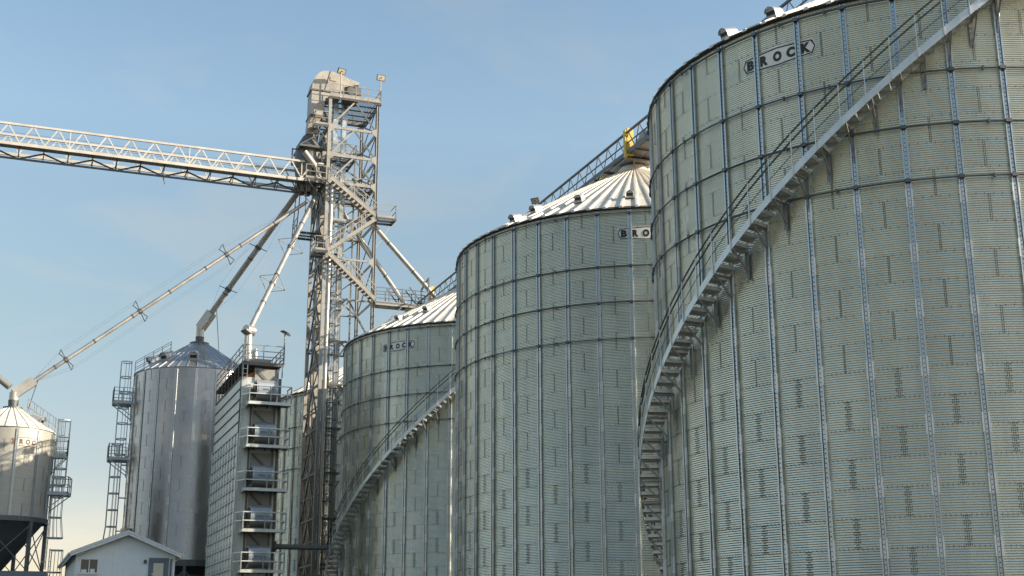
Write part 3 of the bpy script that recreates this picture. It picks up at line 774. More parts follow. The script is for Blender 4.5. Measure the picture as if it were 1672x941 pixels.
# downspout pipe beside the near column
# ---- bucket elevators
BE = thing('bucket_elevator', 'bucket elevator inside the tower, its big rounded head above the top deck', 'elevator', G(0, 0, 0), GR)
for (x0, x1, y0, y1) in ((.58, .95, 1.2, 1.75), (1.28, 1.66, 1.2, 1.75)):
    mb = MB(); mb.b2((x0, y0, 1.4), (x1, y1, 40.9))
    z = 3.0
    while z < 40: mb.b2((x0 - .04, y0 - .04, z), (x1 + .04, y1 + .04, z + .06)); z += 3.05
    part('casing', mb, M['zinc'], BE)
hd = MB(); prof = [(-1.3, 39.4), (-1.3, 41.6)] + [(-.15 - 1.15 * math.cos(R_(t)), 41.65 + 1.65 * math.sin(R_(t))) for t in range(10, 91, 16)] + [(.95, 43.22), (1.4, 42.95), (2.4, 42.7), (2.4, 42.5), (1.25, 42.15), (1.0, 41.2), (-.2, 41.0), (-.42, 39.4)]
hd.prism(prof, .75, 2.2, 'y'); part('head_hood', hd, M['head'], BE)
sm_ = MB(); sm_.b2((-1.38, .68, 41.5), (.98, 2.27, 41.62)); part('hood_flange', sm_, M['steel_dull_shaded'], BE)
sm_ = MB(); sm_.b2((-1.38, .68, 39.38), (-.34, 2.27, 39.5)); part('hood_flange', sm_, M['steel_dull_shaded'], BE)
sm_ = MB(); sm_.bar((.12, .735, 43.3), (-.3, .735, 41.63), .05, .05); part('hood_seam', sm_, M['steel_dull_shaded'], BE)
sm_ = MB(); sm_.b2((.1, .70, 42.5), (.55, .748, 42.8)); part('inspection_door', sm_, M['lens'], BE)
mo = MB(); mo.tube((1.7, .3, 41.7), (1.7, 1.6, 41.7), .34, 14); mo.b2((1.2, .35, 40.9), (2.3, 1.5, 41.42)); mo.b2((2.0, .4, 41.3), (2.5, 1.2, 42.1)); part('drive_motor', mo, M['steel_dark_shaded'], BE)
th_ = MB()
vs = [(-1.33, .8, 39.4), (-.45, .8, 39.4), (-.45, 2.15, 39.4), (-1.33, 2.15, 39.4), (-1.5, 1.15, 38.0), (-.95, 1.15, 38.0), (-.95, 1.75, 38.0), (-1.5, 1.75, 38.0)]
th_.add(vs, [(0, 1, 5, 4), (1, 2, 6, 5), (2, 3, 7, 6), (3, 0, 4, 7)]); part('discharge_throat', th_, M['head'], BE)
BE2 = thing('bucket_elevator', 'second bucket elevator with a plain pale casing, deeper inside the tower', 'elevator', G(0, 0, 0), GR)
for (x0, x1, y0, y1) in ((.15, .52, 2.7, 3.2), (.15, .52, 3.6, 4.1)):
    mb = MB(); mb.b2((x0, y0, 1.4), (x1, y1, 37.5))
    z = 2.2
    while z < 37: mb.b2((x0 - .04, y0 - .04, z), (x1 + .04, y1 + .04, z + .06)); z += 3.05
    part('casing', mb, M['head'], BE2)
h2 = MB(); h2.prism([(2.55, 37.5), (2.55, 38.2)] + [(3.4 - .85 * math.cos(R_(t)), 38.3 + .85 * math.sin(R_(t))) for t in range(10, 175, 18)] + [(4.25, 37.5)], .1, .6, 'x'); part('head_hood', h2, M['head'], BE2)
DP = thing('downspout', 'bright round downspout running down beside the near tower column', 'pipe', G(0, 0, 0), GR)
mb = MB(); mb.tube((.34, -.02, 1.5), (.34, -.02, 33.5), .15, 14)
for z in range(3, 34, 3): mb.tube((.34, -.02, z), (.34, -.02, z + .08), .18, 14, mi=1)
part('pipe', mb, [M['pipe'], M['zinc']], DP)

# ---- distributor
DI = thing('grain_distributor', 'dark conical grain distributor hung on the left side of the tower above the spouts', 'distributor', G(-1.25, 1.45, 0), GR)
mb = MB(); mb.tube((0, 0, 37.9), (0, 0, 36.9), .42, 18, .95); mb.tube((0, 0, 36.9), (0, 0, 35.6), .95, 18, 1.05); mb.tube((0, 0, 35.6), (0, 0, 33.6), 1.05, 18, .6, True); part('drum', mb, M['steel_dark_shaded'], DI)
mb = MB()
for k in range(7):
    a = 2 * PI * k / 7 + .3; mb.tube((.85 * math.cos(a), .85 * math.sin(a), 35.6), (.5 * math.cos(a), .5 * math.sin(a), 33.3), .2, 10)
part('outlet', mb, M['steel_dull_shaded'], DI)
mb = MB(); mb.b2((-.9, -1.25, 36.6), (.9, 1.2, 36.75)); mb.bar((-.9, -1.2, 36.7), (1.2, -1.2, 38.2), .08); mb.b2((-1.35, -.5, 35.2), (-1.25, -.42, 36.6)); mb.b2((-1.35, -.5, 35.2), (-.95, -.42, 35.3)); mb.b2((-1.35, -.5, 36.52), (-.9, -.42, 36.6)); part('mount_frame', mb, M['steel_dark_shaded'], DI)
mb = MB(); mb.tube((.35, -1.0, 35.2), (-.5, -1.05, 36.2), .24, 14); mb.tube((.65, -.9, 34.6), (.3, -1.0, 35.3), .17, 12); part('side_chute', mb, M['pipe'], DI)

# ---- conveyor bridge leaving the tower to the left
CV = thing('conveyor_bridge', 'long trussed conveyor bridge reaching out to the left from the tower, lit by the sun', 'conveyor', G(0, 0, 0), GR)
X0, X1 = -.2, -33.0; YF, YB, ZT, ZD, ZB = .6, 2.8, 35.5, 34.05, 32.98; PN = 1.66
npn = int((X0 - X1) / PN)
for y, nm in ((YF, 'truss'), (YB, 'truss')):
    mb = MB(); mb.bar((X0, y, ZT), (X1, y, ZT), .15, .15); mb.bar((X0, y, ZD), (X1, y, ZD), .12, .22)
    for i in range(npn):
        x = X0 - i * PN
        mb.bar((x, y, ZD + .1), (x - PN / 2, y, ZT), .06, .085); mb.bar((x - PN / 2, y, ZT), (x - PN, y, ZD + .1), .06, .085)
        if i % 5 == 1: mb.bar((x, y, ZD), (x, y, ZT), .07, .08)
    part(nm, mb, M['steel_pale'], CV)
mb = MB(); ym = (YF + YB) / 2
ZB = 33.36
mb.bar((X0, ym, ZB), (X1, ym, ZB), .10, .13)
for i in range(npn + 1):
    x = X0 - i * PN
    for y in (YF, YB): mb.bar((x, y, ZD - .08), (x, ym, ZB), .045, .05)
    mb.bar((x, YF, ZD - .1), (x, YB, ZD - .1), .07, .09)
    if i < npn:
        a, b_ = (ZD - .1, ZB) if i % 2 == 0 else (ZB, ZD - .1); mb.bar((x, ym, a), (x - PN, ym, b_), .09, .10)
for i in (7, 16):
    x = X0 - i * PN; mb.bar((x, ym, ZB), (x + .15, ym - .2, ZB - .65), .05, .06)
part('lower_truss', mb, M['steel_dark_shaded'], CV)
mb = MB(); mb.b2((X1, YF + .12, ZD - .04), (X0, YF + .85, ZD + .2))
part('trough_and_walkway', mb, M['steel'], CV)
mb = MB()
for y in (YF + .08, YB - .08):
    for h in (.45, .85): mb.bar((X0, y, ZD + h), (X1, y, ZD + h), .02)
part('guard_wires', mb, M['cable'], CV)

# ---- catwalk from the tower to the line over the bins
CW = thing('catwalk', 'railed steel catwalk joining the tower to the conveyor over the bin roofs', 'catwalk', G(0, 0, 0), GR)
mb = MB(); grating(mb, 3.9, 8.0, -.3, .75, 24.9); mb.bar((3.9, -.3, 24.75), (8.0, -.3, 24.75), .06, .25); mb.bar((3.9, .75, 24.75), (8.0, .75, 24.75), .06, .25)
mb.bar((6.0, -.3, 24.7), (3.75, 0, 22.2), .05, .06); part('deck', mb, M['steel'], CW)
mb = MB()
for y in (-.3, .75):
    for h in (.55, 1.07): mb.bar((3.9, y, 24.9 + h), (8.0, y, 24.9 + h), .05)
    for i in range(5): x = 3.9 + 4.1 * i / 4; mb.bar((x, y, 24.9), (x, y, 26.0), .06)
    for x in (5.0, 6.5): mb.bar((x, y, 26.2), (x + 1.1, y, 24.9), .06, .08)
part('railing', mb, M['steel_dark_shaded'], CW)

# ---- conveyor over the roofs of the bins (runs along the row)
RC = thing('roof_conveyor', 'dark trussed conveyor walkway running over the peaks of the big bins', 'conveyor', G(8.85, 0, 0), GR)
ya, yb = -58.0, 2.5; zd = 24.62; wdt = .95
for x in (-wdt, wdt):
    mb = MB(); mb.bar((x, ya, zd + 1.08), (x, yb, zd + 1.08), .10, .10); mb.bar((x, ya, zd), (x, yb, zd), .07, .22); mb.bar((x, ya, zd + .5), (x, yb, zd + .5), .05)
    y = ya; pn = 1.25
    while y + pn <= yb:
        mb.bar((x, y, zd), (x, y + pn * .6, zd + 1.08), .035, .045); mb.bar((x, y + pn * .6, zd + 1.08), (x, y + pn, zd), .035, .045)
        y += pn
    part('side_truss', mb, M['steel_dark_shaded'], RC)
mb = MB(); mb.b2((-wdt + .1, ya, zd - .1), (-.1, yb, zd - .06)); mb.b2((.0, ya, zd - .05), (.6, yb, zd + .45))
y = ya
while y < yb: mb.b2((-wdt, y, zd - .2), (wdt, y + .08, zd - .105)); y += 1.25
part('deck_and_trough', mb, M['steel_dull_shaded'], RC)
for k, yc in enumerate((-55.2, -33.4, -9.86)):   # inlet frames at the peaks
    mb = MB()
    for i in range(6):
        a = PI * 2 * i / 6; mb.bar((.9 * math.cos(a) * 1.1, yc + 1.2 * math.sin(a), zd - .25), (.45 * math.cos(a), yc + .45 * math.sin(a), zd - 1.1), .07)
    mb.b2((-.9, yc - 1.0, zd - .28), (.9, yc + 1.0, zd - .2)); mb.tube((.3, yc, zd - .05), (0, yc, zd - .9), .25, 12); part('inlet_frame', mb, M['steel'], RC)
mb = MB(); mb.b2((-1.08, -34.62, 24.35), (-.97, -34.4, 25.85)); mb.b2((-.97, -34.64, 24.5), (-.6, -34.38, 25.95))
yl = part('belt_guard', mb, M['yellow'], RC)
mb = MB(); mb.tube((-.3, -36.0, zd + .75), (-.3, -35.1, zd + .75), .24, 14); mb.b2((-.65, -36.1, zd + .3), (.1, -35.0, zd + .55)); mb.b2((-.6, -37.0, zd + .1), (0.05, -36.2, zd + .75)); part('drive_motor', mb, M['plate'], RC)
mb = MB(); mb.b2((-.5, .3, zd + .9), (-.2, .6, zd + 2.0)); part('belt_guard', mb, M['yellow'], RC)
mb = MB(); mb.bar((-.95, -.6, zd), (-.95, -.6, zd + 2.4), .1); mb.bar((-.95, -.6, zd + 2.35), (-.95, 1.2, zd + 1.9), .1); mb.bar((-.95, 1.2, zd), (-.95, 1.2, zd + 1.9), .1); mb.b2((-1.3, .9, zd + .2), (-.6, 1.5, zd + .8)); mb.b2((-1.2, 1.6, zd + .5), (-.3, 2.2, zd + .75)); mb.tube((-.5, 0.2, zd + .4), (-.5, 1.4, zd + .4), .22, 12); part('drive_frame', mb, M['steel_dark_shaded'], RC)

# ---- spouts
def spout(label, p, q, r, spreaders, end=None, cable=True, arm=1.15, mat='pipe'):
    p, q = Vector(p), Vector(q)
    t = thing('grain_spout', label, 'spout', tuple(p), 0, 'grain spouts leaving the tower')
    L = q - p; dirv = L.normalized()
    mb = MB(); n = max(2, round(L.length / 3.05))
    for i in range(n): mb.tube(L * (i / n), L * ((i + 1) / n), r, 14)
    for i in range(1, n): c = L * (i / n); mb.tube(c - dirv * .04, c + dirv * .04, r + .028, 14, mi=1)
    part('pipe', mb, [M[mat], M['steel_dull_shaded']], t)
    side = dirv.cross(Vector((0, 0, 1))).normalized(); up = side.cross(dirv).normalized()
    ends = []
    for f, style in spreaders:
        c = L * f; fr = MB(); fr.tube(c - dirv * .12, c + dirv * .12, r + .05, 14)
        d4 = [(side + up).normalized(), (side - up).normalized(), (-side - up).normalized(), (-side + up).normalized()]
        if style == 'flat': d4 = [side, -side]
        tips = [c + d_ * (arm + r) for d_ in d4]
        for tp in tips: fr.bar(c, tp, .05, .05)
        if style != 'flat':
            for a, b_ in ((0, 3), (1, 2)) if style == 'bow' else ((0, 1), (1, 2), (2, 3), (3, 0)): fr.bar(tips[a], tips[b_], .03, .03)
        part('spreader', fr, M['steel_dark_shaded' if style != 'box' else 'steel'], t); ends.append(tips)
    if cable and ends:
        cb_ = MB()
        for tips in zip(*[e if len(e) == 4 else [e[0], e[0], e[1], e[1]] for e in ends]):
            pts = [dirv * .4] + list(tips) + [L - dirv * 1.2]
            for a, b_ in zip(pts[:-1], pts[1:]): cb_.tube(a, b_, .0055, 4)
        part('stay_cable', cb_, M['cable'], t)
    if end: end(t, L, dirv, side, up)
    return t
def box_end(w=.62):
    def f(t, L, d_, s_, u_):
        mb = MB(); mb.bar(L - d_ * 1.5, L - d_ * .0, w * 1.15, w * 1.3); part('flow_retarder', mb, M['pipe'], t)
        mb = MB(); c = L; mb.tube(c + Vector((0, 0, .1)), c + Vector((0, 0, -.75)), w * .62, 14, .3); part('cushion_box', mb, M['pipe'], t)
        mb = MB(); mb.bar(L - d_ * 1.9 + s_ * .25, Vector((L.x, L.y, L.z - 1.6)) + s_ * 1.0 + Vector((.9, 0, 0)), .04); part('prop', mb, M['steel_dull_shaded'], t)
    return f
spout('long shallow grain spout crossing left to the small hopper bin, with star-shaped spreaders', G(-1.2, 1.4, 32.6), (-33.21, 85.22, 16.45), .135, [(.30, 'bow'), (.60, 'bow'), (.84, 'bow')], box_end(.5), arm=.85)
spout('thick steep grain spout dropping to the peak of the tall narrow bin, flat spreader arms', G(-1.5, 2.5, 34.0), (-24.077, 97.387, 23.9), .21, [(.42, 'flat'), (.72, 'flat')], box_end(.5), arm=.9, mat='head')
def dryer_end(t, L, d_, s_, u_):
    mb = MB(); mb.tube(L + Vector((-.16, -.24, .05)), L + Vector((.2, .24, .05)), .36, 20); part('elbow_box', mb, M['pipe'], t)
    mb = MB(); mb.tube(L + Vector((.0, 0, -.25)), L + Vector((0, 0, -2.8)), .26, 14, .36); mb.tube(L + Vector((.48, .1, -1.2)), L + Vector((.48, .1, -2.8)), .17, 12); part('drop_pipe', mb, M['pipe'], t)
spout('pale spout running down to the roof of the dryer, with square spreader frames', G(-.75, 1.2, 32.7), (-17.54, 84.05, 20.4), .17, [(.38, 'box'), (.66, 'box')], dryer_end, arm=.85)
spout('upper of two smooth spouts right of the tower, ending beside a yellow guard', G(1.0, .3, 33.8), G(8.85, 0, 25.5), .18, [], None)
def funnel_end(t, L, d_, s_, u_):
    mb = MB(); mb.tube(L + Vector((0, 0, .1)), L + Vector((0, 0, -.9)), .4, 14, .22); part('funnel', mb, M['pipe'], t)
spout('lower of two smooth spouts right of the tower, ending in a funnel', G(1.3, 1.6, 32.6), G(6.75, .45, 24.55), .17, [], funnel_end)
t_ = spout('short length of spout entering the small hopper bin from beyond the left edge', (-44.0, 82.6, 25.2), (-33.5, 85.1, 16.9), .24, [], None)
t_['group'] = 'grain spouts feeding the small hopper bin'

# ------------------------------------------------------------------ grain dryer
KD = 1.02
DR0 = (-16.6373 * KD, 78.2509 * KD)
def GD(x, y, z=0): return (DR0[0] + KD * (x * VX[0] + y * UX[0]), DR0[1] + KD * (x * VX[1] + y * UX[1]), z * KD)
DR = thing('grain_dryer', 'tall narrow grain dryer with a stack of railed fan platforms on its front', 'dryer', GD(0, 0, 0), GR)
DR.scale = (KD, KD, KD)
W_, L_, ZD_ = 2.42, 10.0, 16.15
mb = MB(); mb.b2((0, 0, 1.3), (W_, L_, ZD_)); hs = part('housing', mb, M['dryer'], DR)
# left face: bands, then a grid of louvred cells
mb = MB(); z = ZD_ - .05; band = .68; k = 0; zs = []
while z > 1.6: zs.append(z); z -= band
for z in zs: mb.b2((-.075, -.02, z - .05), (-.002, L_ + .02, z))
part('louvre_ledge', mb, M['dryer_dark'], DR)
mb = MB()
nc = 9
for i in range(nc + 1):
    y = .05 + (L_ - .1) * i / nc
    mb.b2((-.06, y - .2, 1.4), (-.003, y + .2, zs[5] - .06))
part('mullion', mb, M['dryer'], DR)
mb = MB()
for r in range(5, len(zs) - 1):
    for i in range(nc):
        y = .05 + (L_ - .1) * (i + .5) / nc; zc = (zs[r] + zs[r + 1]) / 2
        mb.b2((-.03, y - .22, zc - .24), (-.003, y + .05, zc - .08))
part('vent_slots', mb, M['dryer_dark'], DR)
# front face corner posts and dark recesses
mb = MB()
for x in (-.05, W_ - .1): mb.b2((x, -.08, 1.3), (x + .15, -.003, ZD_))
for x in (.62, 2.05): mb.b2((x, -.12, 1.3), (x + .1, -.003, ZD_ - 1.6))
part('front_post', mb, M['steel_dull_shaded'], DR)
pz = [14.40, 11.80, 9.20, 6.80, 4.45]
for i, z in enumerate(pz):
    lab = None
    mb = MB(); mb.b2((.33, -1.3, z - .06), (2.85, -.02, z - .02))
    mb.b2((.33, -1.34, z - .14), (2.85, -1.302, z + .04), 1); mb.b2((.29, -1.34, z - .14), (.329, -.02, z + .04), 1); mb.b2((2.851, -1.34, z - .14), (2.89, -.02, z + .04), 1)
    for x in (.9, 1.6, 2.3): mb.b2((x, -1.3, z - .16), (x + .07, -.02, z - .061))
    p = part('access_platform', mb, [M['steel_dull_shaded'], M['dryer']], DR)
    rl = MB(); railing(rl, [(-.0, -.45, z), (.33, -1.32, z), (1.62, -1.32, z), (2.87, -1.32, z), (2.87, -.1, z)], h=1.02, levels=(1.02, .52), step=1.6, r=.03, toe=0); part('railing', rl, M['dryer'], p)
    # fan drum
    mb = MB(); mb.tube((.78, -.66, z + .82), (2.02, -.66, z + .82), .66, 24); mb.b2((.85, -.6, z + .02), (1.95, -.05, z + .5)); d_ = part('fan_drum', mb, M['fan'], DR)
    mb = MB(); mb.tube((.70, -.66, z + .82), (.775, -.66, z + .82), .52, 20); mb.tube((.45, -.60, z + .7), (.69, -.60, z + .7), .2, 12); part('fan_inlet', mb, M['lamp'], d_)
    mb = MB(); nseg = 6
    for q in range(nseg):
        a0, a1 = R_(150 + 62 * q / nseg), R_(150 + 62 * (q + 1) / nseg)
        f = lambda a, x: (x, -.66 + .675 * math.cos(a), z + .82 - .675 * math.sin(a) + .0)
        mb.add([f(a0, .86), f(a1, .86), f(a1, 1.92), f(a0, 1.92)], [(0, 1, 2, 3)], True)
    pl_ = part('name_plate', mb, M['plate'], d_)
    x = 1.12
    for wd in (.07, .06, .07, .05, .06, 0, .06, .05, .08):
        if wd: mb = MB(); mb.b2((x, -1.345, z + .74), (x + wd, -1.332, z + .84)); part('letter', mb, M['door'], pl_)
        x += wd + .02 if wd else .04
    mb = MB(); mb.b2((.80, -.10, z + 1.48), (2.2, -.004, z + 2.3)); part('recess_panel', mb, M['steel'], DR)
    mb = MB(); mb.bar((.86, -.13, z + 2.2), (1.6, -.13, z + 1.5), .03, .16); part('deflector', mb, M['steel_dull_shaded'], DR)
mb = MB()
for x in (.02, .30): mb.bar((x, -.3, 1.3), (x, -.3, 17.2), .04)
z = 1.6
while z < 17: mb.bar((.02, -.3, z), (.30, -.3, z), .025); z += .3
part('front_ladder', mb, M['dryer'], DR)
# garner roof below the top deck, its sun glow painted in orange
mb = MB(); mb.prism([(.05, ZD_ + .01), (W_ / 2, ZD_ + .62), (W_ - .05, ZD_ + .01)], .25, L_ - .2, 'y'); part('garner_roof', mb, M['orange'], DR)
mb = MB(); mb.b2((-.05, -.35, 17.0), (W_ + .1, L_ + .1, 17.05))
for i in range(9):
    y = -.3 + (L_ + .3) * i / 8; mb.b2((-.05, y - .04, 16.86), (W_ + .1, y + .04, 16.998))
    for x in (-.02, W_ + .02): mb.bar((x, y, ZD_), (x, y, 16.88), .06)
tdk = part('top_deck', mb, M['steel_dark_shaded'], DR)
rl = MB(); railing(rl, [(-.04, L_ + .1, 17.05), (-.04, -.34, 17.05), (W_ + .09, -.34, 17.05), (W_ + .09, L_ + .1, 17.05), (-.04, L_ + .1, 17.05)], h=1.07, levels=(1.07, .7, .35), step=1.25, r=.024, toe=0)
part('railing', rl, M['steel'], tdk)
mb = MB(); mb.b2((.5, 1.2, 17.05), (2.0, 2.6, 17.6)); mb.b2((.9, .4, 16.2), (1.3, .8, 17.05)); part('inlet_box', mb, M['steel'], DR)
mb = MB(); mb.tube((2.45, -.4, 5.9), (5.6, -.5, 5.9), .16, 12); mb.tube((2.4, -.4, 5.9), (2.5, -.4, 5.9), .3, 12); part('gas_pipe', mb, M['steel_dull_shaded'], DR)
mb = MB(); mb.b2((4.3, -.9, 3.2), (5.3, -.2, 4.3)); part('pipe_valve', mb, M['steel_dark_shaded'], DR)
floodlight('pale floodlight turned left on the near-left corner pole of the dryer deck', GD(.15, -.3, 17.05), 1.75, GR - 1.2, R_(-25), 'floodlights on poles')
floodlight('dark floodlight turned right on the right corner pole of the dryer deck', GD(2.5, -.3, 17.05), 1.85, GR + 1.0, R_(25), 'floodlights on poles')
floodlight('small floodlight among the vents on the left slope of the middle bin roof', (1.15, 58.6, 19.95), .5, GR - .9, R_(-55), 'floodlights on poles', k=.62)

# ------------------------------------------------------------------ scale house
H0 = (-21.8886, 74.8658)
HS = thing('scale_house', 'small pale blue-grey gabled office with one window and a slate door', 'house', (H0[0], H0[1], 0), GR)
HW, HL, ZW, ZR, FL = 2.65, 13.2, 5.05, 6.52, 3.0
mb = MB()
zwall = lambda x: ZR - .10 - abs(x) * (ZR - 5.30) / 2.98
mb.prism([(-HW, 1.8), (HW, 1.8), (HW, zwall(HW)), (0, zwall(0)), (-HW, zwall(HW))], 0, HL, 'y')
x = -HW + .15
while x < HW:                                             # vertical siding ribs
    mb.b2((x - .012, -.018, FL), (x + .012, -.0005, zwall(x) - .03)); x += .3
y = .3
while y < HL: mb.b2((-HW - .018, y - .012, FL), (-HW - .0005, y + .012, zwall(HW) - .05)); y += .3
wl = part('wall', mb, M['siding'], HS)
mb = MB(); th2 = .17; ov = 3.02; slope = (ZR - 5.30) / 2.98; ze = ZR - ov * slope
for s_ in (-1, 1):
    vs = [(0, -.42, ZR), (s_ * ov, -.42, ze), (s_ * ov, HL + .4, ze), (0, HL + .4, ZR)]
    mb.add(vs + [(x_, y_, z_ - .06) for x_, y_, z_ in vs], [(0, 1, 2, 3), (7, 6, 5, 4), (0, 4, 5, 1), (1, 5, 6, 2), (2, 6, 7, 3), (3, 7, 4, 0)])
    yy = -.2
    while yy < HL: mb.bar((s_ * .02, yy, ZR + .012), (s_ * ov, yy, ze + .012), .04, .03); yy += .45
rf = part('roof', mb, M['shingle'], HS)
mb = MB()
for s_ in (-1, 1):
    mb.bar((0, -.44, ZR - .16), (s_ * ov, -.44, ze - .16), .03, .2); mb.bar((0, -.47, ZR - .08), (s_ * ov, -.47, ze - .08), .035, .075)
    mb.bar((s_ * (ov - .01), -.42, ze - .17), (s_ * (ov - .01), HL + .4, ze - .17), .03, .2)
part('fascia', mb, M['trim'], rf)
mb = MB()
for s_ in (-1, 1):
    vs = [(s_ * (HW + .02), -.40, zwall(HW) - .05), (s_ * (ov - .03), -.40, ze - .2), (s_ * (ov - .03), HL + .38, ze - .2), (s_ * (HW + .02), HL + .38, zwall(HW) - .05)]
    mb.add(vs, [(0, 1, 2, 3)])
part('soffit', mb, M['soffit'], rf)
mb = MB()
for s_ in (-1, 1): mb.b2((s_ * HW - .06, -.03, 1.8), (s_ * HW + .06, .1, zwall(HW) - .08))
part('corner_trim', mb, M['trim'], HS)
# window: white frame, two dark panes
wx0, wx1, wz0, wz1 = -2.5, -1.45, 4.08, 4.96
mb = MB(); t2 = .085
mb.b2((wx0, -.05, wz1 - t2), (wx1, -.004, wz1)); mb.b2((wx0 - .04, -.07, wz0 - .02), (wx1 + .04, -.004, wz0 + t2)); mb.b2((wx0, -.05, wz0 + t2), (wx0 + t2, -.004, wz1 - t2)); mb.b2((wx1 - t2, -.05, wz0 + t2), (wx1, -.004, wz1 - t2)); mb.b2(((wx0 + wx1) / 2 - .025, -.046, wz0 + t2), ((wx0 + wx1) / 2 + .025, -.005, wz1 - t2))
wn_ = part('window', mb, M['trim'], HS)
for a, b_ in ((wx0 + t2, (wx0 + wx1) / 2 - .025), ((wx0 + wx1) / 2 + .025, wx1 - t2)):
    mb = MB(); mb.b2((a, -.026, wz0 + t2), (b_, -.02, wz1 - t2)); part('pane', mb, M['glass'], wn_)
mb = MB(); mb.b2((-2.38, -.036, 4.17), (-2.1, -.028, 4.32)); mb.b2((-1.9, -.036, 4.17), (-1.66, -.028, 4.36)); part('sill_papers', mb, M['trim'], wn_)
# door: slate frame and leaf with a blind in its glass
mb = MB(); mb.b2((1.25, -.06, FL), (1.42, -.004, 5.04)); mb.b2((2.19, -.06, FL), (2.36, -.004, 5.04)); mb.b2((1.42, -.06, 4.85), (2.19, -.004, 5.04)); mb.b2((1.421, -.035, FL), (2.189, -.006, 4.849))
dr = part('door', mb, M['door'], HS)
mb = MB(); mb.b2((1.52, -.045, 3.7), (2.08, -.0352, 4.74)); part('door_glass', mb, M['blind'], dr)
mb = MB(); mb.tube((1.475, -.035, 4.12), (1.475, -.10, 4.12), .04, 10); part('door_knob', mb, M['brass'], dr)
mb = MB()
for s_ in (-1, 1): mb.b2((s_ * (ov + .075) - .055, -.40, ze - .16), (s_ * (ov + .075) + .055, HL + .38, ze - .06))
part('gutter', mb, M['trim'], rf)
mb = MB(); mb.b2((HW - .2, -.09, 1.9), (HW - .12, -.02, 5.0)); part('conduit', mb, M['steel_dull_shaded'], HS)
mb = MB(); mb.b2((.98, -.14, 4.72), (1.12, -.02, 4.92)); mb.b2((1.0, -.2, 4.86), (1.1, -.02, 4.9)); part('wall_lamp', mb, M['lamp'], HS)
mb = MB(); mb.b2((-HW - .1, -.1, .6), (HW + .1, HL + .1, 1.79)); part('foundation', mb, M['concrete'], HS)
mb = MB(); mb.b2((1.0, -1.4, 2.85), (2.6, -.1, 2.97))
for i in range(6): mb.b2((2.62 + i * .28, -1.4, 2.7 - i * .25), (2.90 + i * .28, -.2, 2.76 - i * .25))
for x in (1.05, 2.5): mb.bar((x, -1.35, 1.2), (x, -1.35, 2.85), .08)
part('door_step', mb, M['steel_dull_shaded'], HS)

# ------------------------------------------------------------------ camera, light, sky
cam = bpy.data.cameras.new('camera'); co = bpy.data.objects.new('camera', cam); COL.objects.link(co)
cam.sensor_width = 36; cam.lens = 36 * 2118.69 / 1672; cam.clip_end = 9000; cam.clip_start = 0.1
co.matrix_world = Matrix.Rotation(R_(90 + 15.5246), 4, 'X') @ Matrix.Rotation(R_(-.1745), 4, 'Z')
scene.camera = co

SUN_B, SUN_E = 100.0, 22.5
sl = bpy.data.lights.new('sun', 'SUN'); sl.energy = 4.2; sl.angle = R_(.5); sl.color = (1.0, .87, .69)
so = bpy.data.objects.new('sun', sl); COL.objects.link(so)
d_ = Vector((math.sin(R_(SUN_B)) * math.cos(R_(SUN_E)), math.cos(R_(SUN_B)) * math.cos(R_(SUN_E)), math.sin(R_(SUN_E))))
so.rotation_euler = d_.to_track_quat('Z', 'Y').to_euler(); so.location = (60, 20, 60)
w = bpy.data.worlds.new('World'); scene.world = w; w.use_nodes = True; nt = w.node_tree; nt.nodes.clear()
out = nt.nodes.new('ShaderNodeOutputWorld'); bg = nt.nodes.new('ShaderNodeBackground'); sky = nt.nodes.new('ShaderNodeTexSky')
sky.sky_type = 'NISHITA'; sky.sun_disc = False; sky.sun_elevation = R_(SUN_E); sky.sun_rotation = R_(SUN_B)
sky.altitude = 200; sky.air_density = 1.0; sky.dust_density = 1.0; sky.ozone_density = 1.0
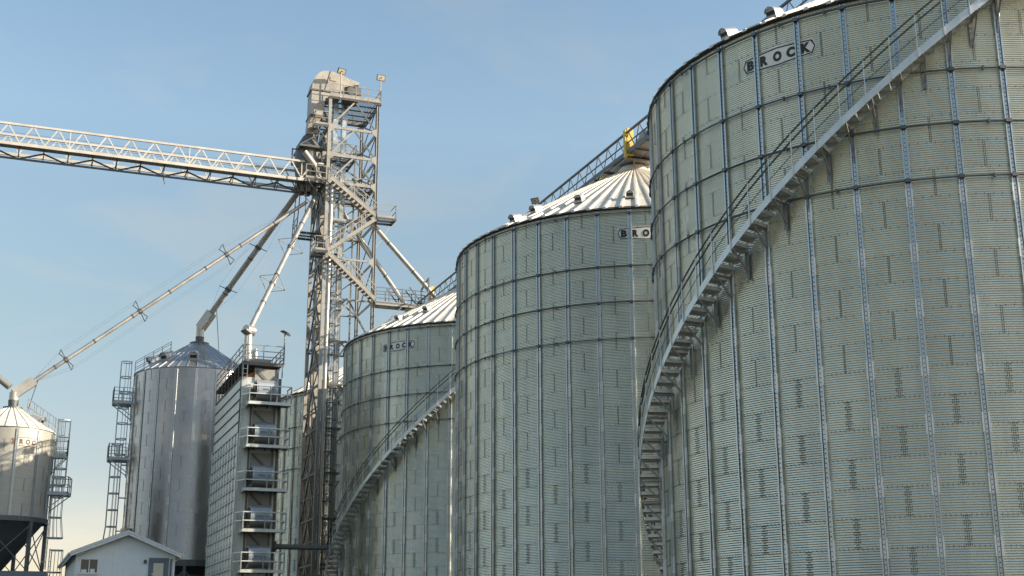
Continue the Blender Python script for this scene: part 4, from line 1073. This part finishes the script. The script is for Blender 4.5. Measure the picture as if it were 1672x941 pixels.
# thin high cloud
tc = N(nt, 'ShaderNodeTexCoord'); mp = N(nt, 'ShaderNodeMapping'); mp.inputs['Scale'].default_value = (2.2, 2.2, 6.5); mp.inputs['Location'].default_value = (.35, .1, .0)
nt.links.new(tc.outputs['Generated'], mp.inputs[0])
no = N(nt, 'ShaderNodeTexNoise'); no.inputs['Scale'].default_value = 2.2; no.inputs['Detail'].default_value = 7; no.inputs['Roughness'].default_value = .55; no.inputs['Distortion'].default_value = .4
nt.links.new(mp.outputs[0], no.inputs['Vector'])
cl = ramp(nt, no.outputs['Fac'], [(.54, 0.0), (.84, .30)])
lum = N(nt, 'ShaderNodeRGBToBW'); nt.links.new(sky.outputs[0], lum.inputs[0])
wm = N(nt, 'ShaderNodeMix', data_type='RGBA', blend_type='MULTIPLY'); wm.inputs[0].default_value = 1; nt.links.new(lum.outputs[0], wm.inputs[6]); wm.inputs[7].default_value = (1.5, 1.38, 1.25, 1)
colr = mix_col(nt, cl, sky.outputs[0], wm.outputs[2])
tint = N(nt, 'ShaderNodeMix', data_type='RGBA', blend_type='MULTIPLY'); tint.inputs[0].default_value = 1
nt.links.new(colr, tint.inputs[6]); tint.inputs[7].default_value = (.86, .84, .74, 1)
sx = N(nt, 'ShaderNodeSeparateXYZ'); nt.links.new(tc.outputs['Generated'], sx.inputs[0])
hz_ = ramp(nt, sx.outputs[2], [(0.0, (.75, .58, .54)), (.07, (.73, .59, .60)), (.13, (.63, .55, .56)), (.225, (.72, .67, .63)), (.33, (.85, .82, .79)), (.38, (.98, .96, .93)), (.48, (.93, .95, .96))])
t2 = N(nt, 'ShaderNodeMix', data_type='RGBA', blend_type='MULTIPLY'); t2.inputs[0].default_value = 1
nt.links.new(tint.outputs[2], t2.inputs[6]); nt.links.new(hz_, t2.inputs[7]); nt.links.new(t2.outputs[2], bg.inputs[0]); bg.inputs[1].default_value = 0.15
nt.links.new(bg.outputs[0], out.inputs[0])
vs_ = scene.view_settings; vs_.view_transform = 'Standard'; vs_.look = 'None'; vs_.gamma = 1; vs_.use_curve_mapping = False
vs_.exposure = 1.12
